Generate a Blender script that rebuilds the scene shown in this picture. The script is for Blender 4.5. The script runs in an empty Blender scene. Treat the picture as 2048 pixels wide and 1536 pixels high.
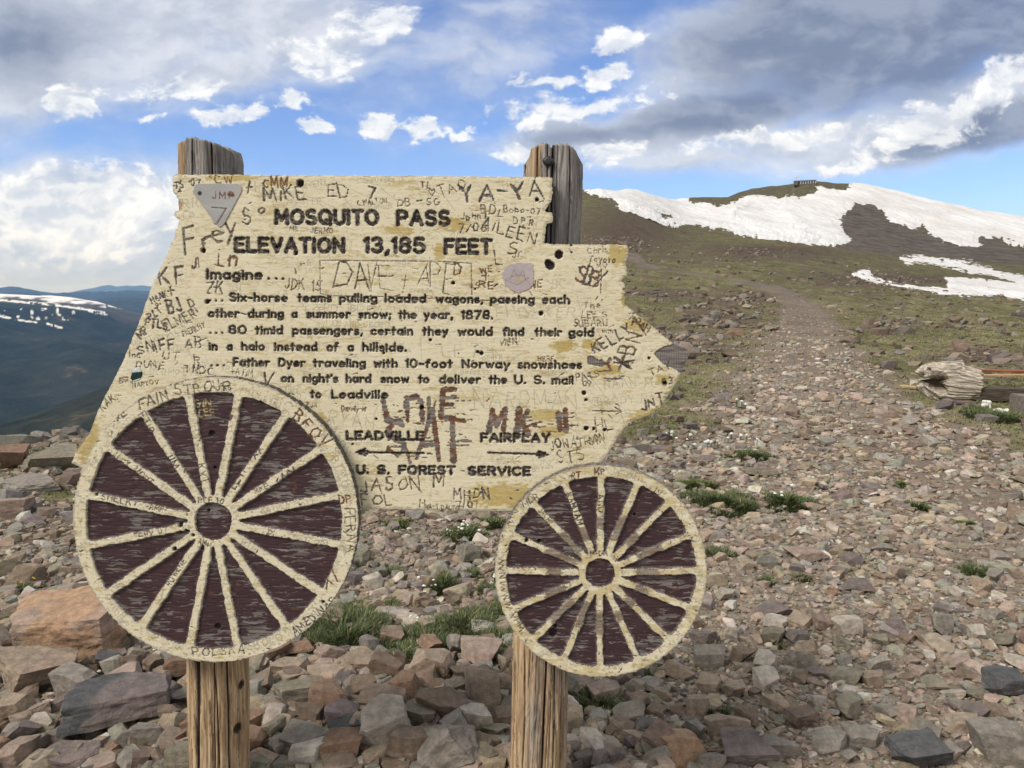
import bpy, bmesh, math, random
import numpy as np
from mathutils import Vector, Matrix

# ------------------------------------------------------------------ camera, world, sun, exposure
scn = bpy.context.scene
COL = scn.collection
R = math.radians
F_PX, PITCH, CAM_Z = 1547.0, R(6.5), 1.6
cam_d = bpy.data.cameras.new('camera')
cam_d.sensor_width = 36.0
cam_d.lens = F_PX / 2048 * 36
cam_d.clip_start, cam_d.clip_end = 0.05, 200000
cam = bpy.data.objects.new('camera', cam_d)
COL.objects.link(cam)
cam.location = (0, 0, CAM_Z)
cam.rotation_euler = (R(90) - PITCH, 0, 0)
scn.camera = cam

SUN_EL, SUN_AZ = R(46), R(-128)        # azimuth clockwise from the view direction (+Y)
SKY_STRENGTH = 0.12
sun_d = bpy.data.lights.new('sun', 'SUN')
sun_d.energy = 2.3
sun_d.angle = R(18)
sun_d.color = (1.0, 0.93, 0.84)
sun = bpy.data.objects.new('sun', sun_d)
COL.objects.link(sun)
sd = Vector((math.sin(SUN_AZ) * math.cos(SUN_EL), math.cos(SUN_AZ) * math.cos(SUN_EL), math.sin(SUN_EL)))
sun.rotation_euler = sd.to_track_quat('Z', 'Y').to_euler()
scn.view_settings.view_transform = 'Standard'
scn.view_settings.look = 'None'
scn.view_settings.exposure = 0.58
scn.view_settings.gamma = 1.0
scn.view_settings.use_curve_mapping = False
scn.render.engine = 'CYCLES'
scn.cycles.max_bounces = 5
scn.cycles.diffuse_bounces = 3
scn.cycles.volume_bounces = 1

class Nodes:
    """small helper to write node graphs as expressions"""
    def __init__(s, tree):
        s.t = tree
        tree.nodes.clear()
    def n(s, kind, **kw):
        nd = s.t.nodes.new(kind)
        for k, v in kw.items():
            setattr(nd, k, v)
        return nd
    def put(s, sock, v):
        if v is None:
            return
        if isinstance(v, bpy.types.NodeSocket):
            s.t.links.new(v, sock)
        elif isinstance(v, (int, float)) and sock.type in ('RGBA', 'VECTOR'):
            sock.default_value = (v, v, v, 1) if sock.type == 'RGBA' else (v, v, v)
        else:
            if sock.type == 'RGBA' and len(v) == 3:
                v = (*v, 1)
            sock.default_value = v
    def m(s, op, a, b=None, c=None, clamp=False):
        nd = s.n('ShaderNodeMath', operation=op, use_clamp=clamp)
        for i, v in enumerate((a, b, c)):
            s.put(nd.inputs[i], v) if v is not None else None
        return nd.outputs[0]
    def vm(s, op, a, b=None, scale=None):
        nd = s.n('ShaderNodeVectorMath', operation=op)
        s.put(nd.inputs[0], a)
        if b is not None:
            s.put(nd.inputs[1], b)
        if scale is not None:
            s.put(nd.inputs['Scale'], scale)
        return nd.outputs['Value'] if op in ('LENGTH', 'DOT_PRODUCT', 'DISTANCE') else nd.outputs[0]
    def mix(s, f, a, b, mode='MIX'):
        nd = s.n('ShaderNodeMix', data_type='RGBA', blend_type=mode)
        s.put(nd.inputs[0], f)
        s.put(nd.inputs[6], a)
        s.put(nd.inputs[7], b)
        return nd.outputs[2]
    def rng(s, v, a, b, c=0.0, d=1.0, kind='SMOOTHSTEP'):
        nd = s.n('ShaderNodeMapRange', interpolation_type=kind)
        for i, x in enumerate((v, a, b, c, d)):
            s.put(nd.inputs[i], x)
        return nd.outputs[0]
    def noise(s, vec, scale, detail=4, rough=0.55, dist=0.0, out=0):
        nd = s.n('ShaderNodeTexNoise')
        s.put(nd.inputs['Vector'], vec)
        s.put(nd.inputs['Scale'], scale)
        s.put(nd.inputs['Detail'], detail)
        s.put(nd.inputs['Roughness'], rough)
        s.put(nd.inputs['Distortion'], dist)
        return nd.outputs[out]
    def scale(s, vec, sc):
        return s.vm('MULTIPLY', vec, sc)
    def sep(s, vec):
        return s.n('ShaderNodeSeparateXYZ').outputs if False else s._sep(vec)
    def _sep(s, vec):
        nd = s.n('ShaderNodeSeparateXYZ')
        s.put(nd.inputs[0], vec)
        return nd.outputs
    def comb(s, x, y, z):
        nd = s.n('ShaderNodeCombineXYZ')
        for i, v in enumerate((x, y, z)):
            s.put(nd.inputs[i], v)
        return nd.outputs[0]
    def attr(s, name):
        return s.n('ShaderNodeAttribute', attribute_name=name).outputs

def uv_dir(px, py):
    """photo pixel -> tangent coordinates (x/y, z/y) of the direction in the world"""
    xc, yc = (px - 1024) / F_PX, (768 - py) / F_PX
    fy = math.cos(PITCH) + yc * math.sin(PITCH)
    fz = -math.sin(PITCH) + yc * math.cos(PITCH)
    return xc / fy, fz / fy

def build_world():
    w = bpy.data.worlds.new('World')
    scn.world = w
    w.use_nodes = True
    g = Nodes(w.node_tree)
    sky = g.n('ShaderNodeTexSky', sky_type='NISHITA', sun_disc=False, sun_elevation=SUN_EL, sun_rotation=SUN_AZ,
              altitude=2500, air_density=1.0, dust_density=0.6, ozone_density=2.0)
    d = g.n('ShaderNodeTexCoord').outputs['Generated']
    x, y, z = g._sep(d)
    ya = g.m('MAXIMUM', g.m('ABSOLUTE', y), 0.12)
    u, v = g.m('DIVIDE', x, ya), g.m('DIVIDE', z, ya)
    P = g.comb(u, v, 0.0)
    nz = g.noise(g.scale(P, (1.0, 1.5, 1.0)), 5.0, 5, 0.55, out=1)
    warp = g.vm('SUBTRACT', nz, (0.5, 0.5, 0.5))
    Pw = g.vm('ADD', P, g.scale(warp, (0.10, 0.06, 0.0)))
    nz2 = g.noise(P, 22.0, 4, 0.6, out=1)
    Pc = g.vm('ADD', Pw, g.scale(g.vm('SUBTRACT', nz2, (0.5, 0.5, 0.5)), (0.05, 0.04, 0.0)))
    fb = g.noise(g.scale(Pw, (1.0, 1.9, 1.0)), 7.0, 9, 0.58)            # cloud body
    fb_up = g.noise(g.vm('ADD', g.scale(Pw, (1.0, 1.9, 1.0)), (-0.02, 0.045, 0.0)), 7.0, 9, 0.58)
    lit = g.rng(g.m('SUBTRACT', fb, fb_up), -0.10, 0.12)
    fine = g.noise(g.scale(Pw, (1.0, 1.5, 1.0)), 26.0, 7, 0.6)
    fine_up = g.noise(g.vm('ADD', g.scale(Pw, (1.0, 1.5, 1.0)), (-0.006, 0.014, 0.0)), 26.0, 7, 0.6)
    litf = g.rng(g.m('SUBTRACT', fine, fine_up), -0.11, 0.11)
    def field(blobs, vec):
        acc = None
        for (px, py, a, b, rot, wgt) in blobs:
            cu, cv = uv_dir(px, py)
            mp = g.n('ShaderNodeMapping', vector_type='TEXTURE')
            g.put(mp.inputs['Vector'], vec)
            mp.inputs['Location'].default_value = (cu, cv, 0)
            mp.inputs['Rotation'].default_value = (0, 0, R(rot))
            mp.inputs['Scale'].default_value = (a / F_PX, b / F_PX, 1)
            f = g.m('MULTIPLY_ADD', g.vm('LENGTH', mp.outputs[0]), -wgt, wgt)
            acc = f if acc is None else g.m('MAXIMUM', acc, f)
        return acc
    bank = [(180, 40, 480, 200, 0, 1), (560, 40, 330, 110, -4, 1), (60, 130, 300, 130, 0, 1), (430, 140, 240, 60, 8, .8),
            (150, 470, 420, 170, 0, 1.2), (-150, 420, 400, 140, 0, 1), (340, 460, 190, 110, 0, .9),
            (1330, 255, 430, 62, 7, 1), (1700, 285, 420, 72, 3, 1), (1620, 60, 420, 160, 14, .9), (2050, 200, 260, 90, 14, 1),
            (1420, 320, 420, 40, 0, .6), (980, 90, 240, 110, 20, .3), (-500, 100, 700, 300, 0, 1), (2500, 60, 600, 260, 0, 1)]
    dark = [(1800, 90, 480, 140, 12, 1.0), (1620, 40, 330, 120, 14, .9), (1480, 215, 330, 58, 10, .9), (2150, 20, 420, 160, 5, 1), (1960, 262, 240, 58, 14, .95),
            (1230, 262, 250, 34, 4, .6), (30, 75, 250, 110, 0, .55), (1390, 90, 50, 60, 40, .35)]
    cum = [(150, 215, 80, 46, 0, 1), (380, 172, 75, 36, 0, 1), (470, 228, 100, 32, 10, .8), (577, 206, 48, 28, 0, 1), (615, 262, 48, 18, 0, .8),
           (330, 240, 40, 16, 0, .6), (740, 258, 50, 30, 0, 1), (845, 257, 62, 28, 0, 1), (912, 270, 36, 15, 0, .8), (1230, 74, 66, 32, 0, 1),
           (1205, 146, 80, 30, 12, 1), (1105, 168, 80, 20, 8, .7), (1036, 164, 32, 15, 0, .8), (1042, 312, 52, 28, 0, .9), (770, 40, 110, 62, 0, .8),
           (1560, 275, 260, 34, 5, .8), (1860, 255, 170, 56, 18, .85), (2010, 175, 130, 56, 24, .85), (1130, 215, 230, 34, 10, .6),
           (1215, 300, 90, 30, 0, .7), (130, 385, 330, 62, 0, 1.0), (120, 430, 330, 100, 0, 1.0), (330, 400, 120, 50, 0, .8), (1690, 335, 150, 16, 4, .6), (640, 110, 120, 40, 0, .6), (240, 185, 120, 30, 0, .5)]
    nb = g.m('MULTIPLY_ADD', fb, 2.0, -1.0)
    db = g.rng(g.m('ADD', field(bank, Pw), g.m('MULTIPLY', nb, 0.62)), -0.22, 0.60)
    dd = g.rng(g.m('ADD', field(dark, Pw), g.m('MULTIPLY', nb, 0.40)), -0.08, 0.55)
    nf = g.m('MULTIPLY_ADD', fine, 2.0, -1.0)
    dc = g.rng(g.m('ADD', g.m('ADD', field(cum, Pc), g.m('MULTIPLY', nf, 1.0)), g.m('MULTIPLY', nb, 0.35)), 0.12, 0.52)
    K = 1.0 / SKY_STRENGTH
    def c(r_, g_, b_):
        return (r_ * K, g_ * K, b_ * K)
    cover = g.m('MAXIMUM', g.rng(v, .48, .85), g.rng(y, .35, .05))          # cloud overhead and behind, out of view, added to whiten the ambient light
    over = g.m('MULTIPLY', cover, g.rng(fb, .30, .55, .72, 1.0))
    skyc = g.mix(1.0, sky.outputs[0], (0.76, 0.82, 1.02), 'MULTIPLY')
    hz = g.rng(v, -0.02, 0.19, 1.0, 0.0)
    skyc = g.mix(g.m('MULTIPLY', hz, 0.72), skyc, c(0.27, 0.385, 0.53))
    bank_c = g.mix(g.m('ADD', g.m('MULTIPLY', lit, 0.55), g.m('MULTIPLY', litf, 0.18)), c(.39, .42, .485), c(.60, .62, .66))
    dark_c = g.mix(lit, c(.125, .155, .24), c(.21, .245, .335))
    cum_c = g.mix(g.m('ADD', g.m('MULTIPLY', litf, 0.55), g.m('MULTIPLY', lit, 0.45)), c(.46, .50, .57), c(.76, .76, .755))
    col = g.mix(g.m('MULTIPLY', db, 0.90), skyc, bank_c)
    col = g.mix(over, col, g.mix(lit, c(.38, .38, .385), c(.64, .625, .595)))
    col = g.mix(g.m('MULTIPLY', g.m('MULTIPLY', dd, g.m('SUBTRACT', 1.0, cover)), 0.92), col, dark_c)
    col = g.mix(g.m('MULTIPLY', dc, 0.88), col, cum_c)
    bg = g.n('ShaderNodeBackground')
    g.put(bg.inputs[0], col)
    bg.inputs[1].default_value = SKY_STRENGTH
    out = g.n('ShaderNodeOutputWorld')
    g.t.links.new(bg.outputs[0], out.inputs[0])
build_world()

# ------------------------------------------------------------------ numeric helpers
def _hash(ix, iy, iz, seed):
    h = (ix.astype(np.int64) * 374761393 + iy.astype(np.int64) * 668265263 + iz * 2147483647 + seed * 974634777) & 0xFFFFFFFF
    h = ((h ^ (h >> 13)) * 1274126177) & 0xFFFFFFFF
    h = ((h ^ (h >> 16)) * 2246822519) & 0xFFFFFFFF
    return ((h ^ (h >> 15)) & 0xFFFFFF) / float(0xFFFFFF)

def vnoise(x, y, seed=0):
    x = np.asarray(x, float); y = np.asarray(y, float)
    ix, iy = np.floor(x), np.floor(y)
    fx, fy = x - ix, y - iy
    fx = fx * fx * fx * (fx * (fx * 6 - 15) + 10)
    fy = fy * fy * fy * (fy * (fy * 6 - 15) + 10)
    a, b = _hash(ix, iy, 0, seed), _hash(ix + 1, iy, 0, seed)
    c, d = _hash(ix, iy + 1, 0, seed), _hash(ix + 1, iy + 1, 0, seed)
    return (a + (b - a) * fx) * (1 - fy) + (c + (d - c) * fx) * fy

def fbm(x, y, oct=4, seed=0, gain=0.5):
    s = 0; a = 1; t = 0
    for o in range(oct):
        s = s + a * vnoise(x * 2 ** o + 17.3 * o, y * 2 ** o - 9.1 * o, seed + o)
        t += a; a *= gain
    return s / t

def vnoise3(p, seed=0):
    i = np.floor(p); f = p - i
    f = f * f * f * (f * (f * 6 - 15) + 10)
    def H(dx, dy, dz):
        return _hash(i[:, 0] + dx, i[:, 1] + dy, (i[:, 2] + dz).astype(np.int64) * 1013, seed)
    x00 = H(0,0,0)*(1-f[:,0])+H(1,0,0)*f[:,0]; x10 = H(0,1,0)*(1-f[:,0])+H(1,1,0)*f[:,0]
    x01 = H(0,0,1)*(1-f[:,0])+H(1,0,1)*f[:,0]; x11 = H(0,1,1)*(1-f[:,0])+H(1,1,1)*f[:,0]
    return (x00*(1-f[:,1])+x10*f[:,1])*(1-f[:,2])+(x01*(1-f[:,1])+x11*f[:,1])*f[:,2]

def fbm3(p, oct=4, seed=0, gain=0.5):
    s = 0; a = 1; t = 0
    for o in range(oct):
        s = s + a * vnoise3(p * 2 ** o + 11.7 * o, seed + o); t += a; a *= gain
    return s / t

def sstep(a, b, x):
    t = np.clip((x - a) / (b - a), 0, 1)
    return t * t * (3 - 2 * t)

def poly_sdf(px, py, poly):
    """signed distance to a polygon, negative inside"""
    px = np.asarray(px, float); py = np.asarray(py, float)
    d = np.full(px.shape, 1e9); inside = np.zeros(px.shape, bool)
    n = len(poly)
    for i in range(n):
        (ax, ay), (bx, by) = poly[i], poly[(i + 1) % n]
        ex, ey = bx - ax, by - ay
        t = np.clip(((px - ax) * ex + (py - ay) * ey) / (ex * ex + ey * ey + 1e-12), 0, 1)
        d = np.minimum(d, np.hypot(px - ax - t * ex, py - ay - t * ey))
        if ay != by:
            cr = ((ay > py) != (by > py)) & (px < (bx - ax) * (py - ay) / (by - ay) + ax)
            inside ^= cr
    return np.where(inside, -d, d)

def back(px, py, plane):
    """photo pixel -> world x, z on the upright plane y = plane"""
    xc, yc = (np.asarray(px, float) - 1024) / F_PX, (768 - np.asarray(py, float)) / F_PX
    fy = math.cos(PITCH) + yc * math.sin(PITCH)
    fz = -math.sin(PITCH) + yc * math.cos(PITCH)
    return plane * xc / fy, CAM_Z + plane * fz / fy

def to_px(x, y, z):
    x = np.asarray(x, float); y = np.asarray(y, float); z = np.asarray(z, float) - CAM_Z
    dep = y * math.cos(PITCH) - z * math.sin(PITCH)
    up = y * math.sin(PITCH) + z * math.cos(PITCH)
    dep = np.where(dep < 0.05, 0.05, dep)
    return 1024 + F_PX * x / dep, 768 - F_PX * up / dep

# ------------------------------------------------------------------ object helpers
def tag(o, label=None, cat=None, group=None, kind=None):
    for k, v in (('label', label), ('category', cat), ('group', group), ('kind', kind)):
        if v:
            o[k] = v
    return o

def empty(name, loc, label, cat, group=None):
    o = bpy.data.objects.new(name, None)
    COL.objects.link(o)
    o.location = loc
    o.empty_display_size = 0.1
    return tag(o, label, cat, group)

def mesh_obj(name, V, F, mats, parent=None, smooth=False, attrs=None, matidx=None, world=True):
    """F: list of integer face arrays (each n x k). V in world coordinates; parented under parent's location."""
    V = np.asarray(V, np.float64).reshape(-1, 3)
    if parent is not None and world:
        q = parent; off = np.zeros(3)
        while q is not None:
            off += np.array(q.location); q = q.parent
        V = V - off
    Fs = [np.asarray(f, np.int32) for f in (F if isinstance(F, list) else [F]) if len(f)]
    me = bpy.data.meshes.new(name)
    me.vertices.add(len(V))
    me.vertices.foreach_set('co', V.astype(np.float32).ravel())
    tot = np.concatenate([np.full(len(f), f.shape[1], np.int32) for f in Fs])
    loops = np.concatenate([f.ravel() for f in Fs])
    me.loops.add(len(loops))
    me.loops.foreach_set('vertex_index', loops.astype(np.int32))
    me.polygons.add(len(tot))
    st = np.concatenate([[0], np.cumsum(tot)[:-1]]).astype(np.int32)
    me.polygons.foreach_set('loop_start', st)
    for m in (mats if isinstance(mats, (list, tuple)) else [mats]):
        me.materials.append(m)
    if matidx is not None:
        me.polygons.foreach_set('material_index', np.asarray(matidx, np.int32))
    sm = np.full(len(tot), bool(smooth)) if not isinstance(smooth, np.ndarray) else smooth
    me.polygons.foreach_set('use_smooth', sm)
    for an, arr in (attrs or {}).items():
        arr = np.asarray(arr, np.float32)
        if arr.ndim == 1:
            a = me.attributes.new(an, 'FLOAT', 'POINT')
            a.data.foreach_set('value', arr)
        else:
            a = me.attributes.new(an, 'FLOAT_COLOR', 'POINT')
            if arr.shape[1] == 3:
                arr = np.hstack([arr, np.ones((len(arr), 1), np.float32)])
            a.data.foreach_set('color', arr.ravel())
    me.update(calc_edges=True)
    o = bpy.data.objects.new(name, me)
    COL.objects.link(o)
    if parent is not None:
        o.parent = parent
    return o

def material(name):
    m = bpy.data.materials.new(name)
    m.use_nodes = True
    g = Nodes(m.node_tree)
    p = g.n('ShaderNodeBsdfPrincipled')
    o = g.n('ShaderNodeOutputMaterial')
    g.t.links.new(p.outputs[0], o.inputs[0])
    p.inputs['Roughness'].default_value = 0.85
    p.inputs['Specular IOR Level'].default_value = 0.25
    return m, g, p

def bump(g, p, h, strength=0.4, dist=0.01):
    b = g.n('ShaderNodeBump')
    b.inputs['Strength'].default_value = strength
    b.inputs['Distance'].default_value = dist
    g.put(b.inputs['Height'], h)
    g.t.links.new(b.outputs[0], p.inputs['Normal'])

def simple_mat(name, col, col2=None, scale=8.0, rough=0.85, stretch=(1, 1, 1), bump_s=0.2, bump_d=0.01, spec=0.25):
    m, g, p = material(name)
    co = g.n('ShaderNodeTexCoord').outputs['Object']
    n = g.noise(g.scale(co, stretch), scale, 5, 0.6)
    g.put(p.inputs['Base Color'], g.mix(g.rng(n, 0.35, 0.65), col, col2 or tuple(c * 0.7 for c in col)))
    p.inputs['Roughness'].default_value = rough
    p.inputs['Specular IOR Level'].default_value = spec
    bump(g, p, n, bump_s, bump_d)
    return m
# ------------------------------------------------------------------ terrain
T_R = np.array([0.4, 5, 9, 11, 14, 20, 40, 70, 110, 200, 350, 420, 500, 600, 700, 800, 1000, 1500, 3000, 60000.])
def zy(r, y):
    return CAM_Z + r * math.tan(math.atan((768 - y) / F_PX) - PITCH)
def ycol(ys, tail, near=(0, 0, 0, 0, 0, 0)):
    rs = T_R[6:6 + len(ys)]
    return list(near) + [zy(r, y) for r, y in zip(rs, ys)] + list(tail)
VALL = [0, 0, 0, -.05, -1.2, -5, -16, -32, -52, -95, -165, -195, -230, -270, -300, -330, -390, -500, -850, -900]
BACK_ = [0, 0, 0, 0, 0, -.1, -1, -3, -8, -20, -50, -70, -90, -110, -130, -150, -200, -400, -850, -900]
T_COLS = [(-180, BACK_), (-100, BACK_), (-60, VALL), (-33.5, VALL), (-25, VALL),
    (-12, [0, 0, 0, 0, 0, -.3, -2, -5, -9, -20, -50, -70, -90, -120, -150, -180, -250, -400, -850, -900]),
    (0, [0, 0, 0, 0, 0, 0, .2, 1.5, 4, 11, 30, 36, 30, 15, -10, -50, -120, -300, -850, -900]),
    (5.0, ycol([640, 582, 532, 470, 386, 369], [55, 40, 20, 0, -50, -200, -850, -900])),
    (8.3, ycol([642, 584, 535, 476, 402, 384], [69, 60, 45, 20, -40, -200, -850, -900])),
    (12.6, ycol([650, 590, 545, 498, 455, 435, 414, 400], [70, 55, 0, -200, -850, -900])),
    (16.5, ycol([652, 597, 553, 505, 468, 448, 424, 400, 391], [88, 50, -150, -850, -900])),
    (20.4, ycol([653, 602, 562, 515, 480, 462, 437, 400, 367], [98, 70, -100, -850, -900])),
    (24.0, ycol([654, 610, 576, 536, 500, 484, 460, 420, 382], [90, 60, -100, -850, -900])),
    (27.5, ycol([655, 618, 590, 560, 524, 505, 482, 448, 414], [75, 50, -100, -850, -900])),
    (33.5, ycol([655, 626, 606, 584, 545, 530, 512, 490, 467], [55, 30, -100, -850, -900])),
    (45, ycol([655, 632, 615, 600, 575, 560, 545, 530, 515], [35, 10, -100, -850, -900])),
    (60, ycol([655, 640, 630, 620, 610, 600, 590, 580, 570], [0, -20, -150, -850, -900])),
    (100, BACK_), (180, BACK_)]
_az = np.linspace(-180, 180, 1441)
_lr = np.linspace(math.log(0.4), math.log(60000), 700)
_tab = np.stack([np.interp(_lr, np.log(T_R), c) for _, c in T_COLS])
_tab = np.stack([np.interp(_az, [a for a, _ in T_COLS], _tab[:, j]) for j in range(len(_lr))], axis=1)
def _smooth(a, n, ax):
    k = np.hanning(2 * n + 3)[1:-1]; k /= k.sum()
    pad = [(0, 0), (0, 0)]; pad[ax] = (n, n)
    b = np.pad(a, pad, mode='edge')
    return sum(k[i] * np.take(b, range(i, i + a.shape[ax]), axis=ax) for i in range(2 * n + 1))
_tab = _smooth(_smooth(_tab, 5, 0), 6, 1)

def H0(x, y):
    x = np.asarray(x, float); y = np.asarray(y, float)
    r = np.maximum(np.hypot(x, y), 0.41)
    a = (np.degrees(np.arctan2(x, y)) + 180) / 0.25
    l = (np.log(r) - _lr[0]) / (_lr[1] - _lr[0])
    i = np.clip(a.astype(int), 0, 1439); j = np.clip(l.astype(int), 0, 698)
    fa, fl = a - i, np.clip(l - j, 0, 1)
    return ((_tab[i, j] * (1 - fa) + _tab[i + 1, j] * fa) * (1 - fl) + (_tab[i, j + 1] * (1 - fa) + _tab[i + 1, j + 1] * fa) * fl)

def to_ground0(px, py):
    u, v = uv_dir(px, py)
    n = math.hypot(1, u)
    r = np.geomspace(1.6, 1100, 2400)
    x, y = r * u / n, r / n
    below = CAM_Z + v * y < H0(x, y)
    k = int(np.argmax(below)) if below.any() else len(r) - 1
    return x[k], y[k]

ROAD_PX = [(1900, 1500), (1760, 1150), (1660, 900), (1640, 800), (1622, 730), (1612, 680), (1612, 640), (1604, 612), (1578, 590), (1530, 572),
           (1470, 560), (1400, 550), (1340, 543), (1300, 536), (1278, 526), (1266, 514), (1255, 505)]
ROAD = [to_ground0(*p) for p in ROAD_PX]

def dist_poly(x, y, pts):
    d = np.full(np.shape(x), 1e9)
    for (ax, ay), (bx, by) in zip(pts[:-1], pts[1:]):
        ex, ey = bx - ax, by - ay
        t = np.clip(((x - ax) * ex + (y - ay) * ey) / (ex * ex + ey * ey + 1e-9), 0, 1)
        d = np.minimum(d, np.hypot(x - ax - t * ex, y - ay - t * ey))
    return d

SCREE_PX = [(1680, 490), (1660, 440), (1690, 400), (1740, 405), (1790, 440), (1850, 455), (1920, 470), (1960, 465), (2060, 500), (2200, 520), (2200, 545), (2048, 530), (1900, 520), (1760, 500)]
ROCKY_PX = [((1350, 690), 130, 40), ((1480, 600), 80, 20), ((1790, 655), 90, 18), ((1950, 715), 110, 26), ((1440, 640), 100, 28), ((1250, 470), 110, 50),
            ((1540, 505), 150, 16), ((1760, 560), 160, 14), ((1330, 590), 100, 10), ((60, 890), 160, 40), ((130, 850), 130, 24), ((60, 1080), 160, 70)]

TURF_PX = [((1370, 860), 110, 60), ((1470, 905), 70, 40), ((1430, 780), 120, 60), ((1980, 860), 110, 46), ((1880, 700), 170, 60), ((1930, 800), 90, 40), ((100, 900), 90, 46), ((110, 975), 60, 40), ((1420, 1000), 60, 26), ((820, 1260), 200, 44), ((1180, 1390), 70, 40)]
def masks(x, y):
    """grass, road, rocky share of the ground at a point"""
    r = np.hypot(x, y)
    px, py = to_px(x, y, H0(x, y))
    rd = dist_poly(x, y, ROAD)
    wob = fbm(x * 0.9, y * 0.9, 3, 5) - 0.5
    width = np.interp(r, [3, 7, 12, 25, 60, 150], [2.1, 1.65, 1.40, 1.45, 1.5, 1.5])
    road = 1 - sstep(-0.45, 0.55, rd - width + wob * np.interp(r, [3, 10, 40], [1.2, 1.6, 1.6]))
    ridge = np.exp(-((rd) / 0.38) ** 2) * sstep(7, 11, r) * 0.75          # grass strip between the wheel ruts
    n1 = fbm(x * 0.55, y * 0.55, 4, 11); n2 = fbm(x * 2.3, y * 2.3, 3, 23)
    base = np.interp(r, [3, 5, 7, 10, 14, 22, 60, 200], [.16, .30, .50, .68, .74, .74, .72, .66])
    rocky = np.zeros_like(r)
    for (cx, cy), a, b in ROCKY_PX:
        rocky = np.maximum(rocky, np.exp(-(((px - cx) / a) ** 2 + ((py - cy) / b) ** 2) * 1.2))
    rocky = rocky * (py > 330)
    turf = np.zeros_like(r)
    for (cx, cy), a, b in TURF_PX:
        turf = np.maximum(turf, np.exp(-(((px - cx) / a) ** 2 + ((py - cy) / b) ** 2) * 1.2))
    gr = sstep(0.42, 0.60, base + (n1 - 0.5) * 1.1 + (n2 - 0.5) * 0.55 - rocky * 0.42 + turf * .34)
    grass = gr * (1 - road) + gr * ridge * 0.0
    grass = np.maximum(grass, ridge * sstep(.45, .6, n2) * 0.8)
    return grass, road, rocky

def Hn(x, y):
    """ground height with hummocks and roughness"""
    r = np.hypot(x, y)
    h = H0(x, y)
    near = np.clip(1 - r / 60, 0, 1)
    g, road, rocky = masks(x, y)
    h = h + (fbm(x * 0.35, y * 0.35, 3, 41) - 0.5) * 0.22 * sstep(5, 14, r) * (1 - 0.6 * road)
    h = h + (fbm(x * 1.6, y * 1.6, 3, 43) - 0.42) * (0.16 * g + 0.05) * np.interp(r, [2, 6, 80, 200], [.4, 1.0, 1.3, 0])
    h = h + (fbm(x * 7, y * 7, 3, 47) - 0.5) * 0.045 * near
    far = sstep(60, 200, r)
    h = h + (fbm(x * .42, y * .42, 4, 57) - .5) * .75 * sstep(25, 80, r) * (1 - sstep(300, 480, r)) * (1 - .8 * road)
    h = h + far * ((fbm(x / 60, y / 60, 4, 51) - 0.5) * 0.012 * r + (fbm(x / 9, y / 9, 3, 53) - 0.5) * 1.3 * sstep(80, 300, r))
    # the heap of broken stone at the foot of the posts
    heap = np.exp(-(((x + 0.55) / 1.1) ** 2 + ((y - 2.55) / 0.55) ** 2))
    return h + 0.10 * heap

def gpx(px, py):
    """photo pixel -> point on the ground"""
    x, y = to_ground0(px, py)
    for _ in range(4):      # refine on the rough ground
        u, v = uv_dir(px, py)
        z = float(Hn(np.array([x]), np.array([y]))[0])
        if v >= -0.004:
            break
        y2 = (z - CAM_Z) / v
        y2 = min(max(y2, y * 0.8), y * 1.25)
        y = 0.5 * y + 0.5 * y2; x = u * y
    return x, y, float(Hn(np.array([x]), np.array([y]))[0])

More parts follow.
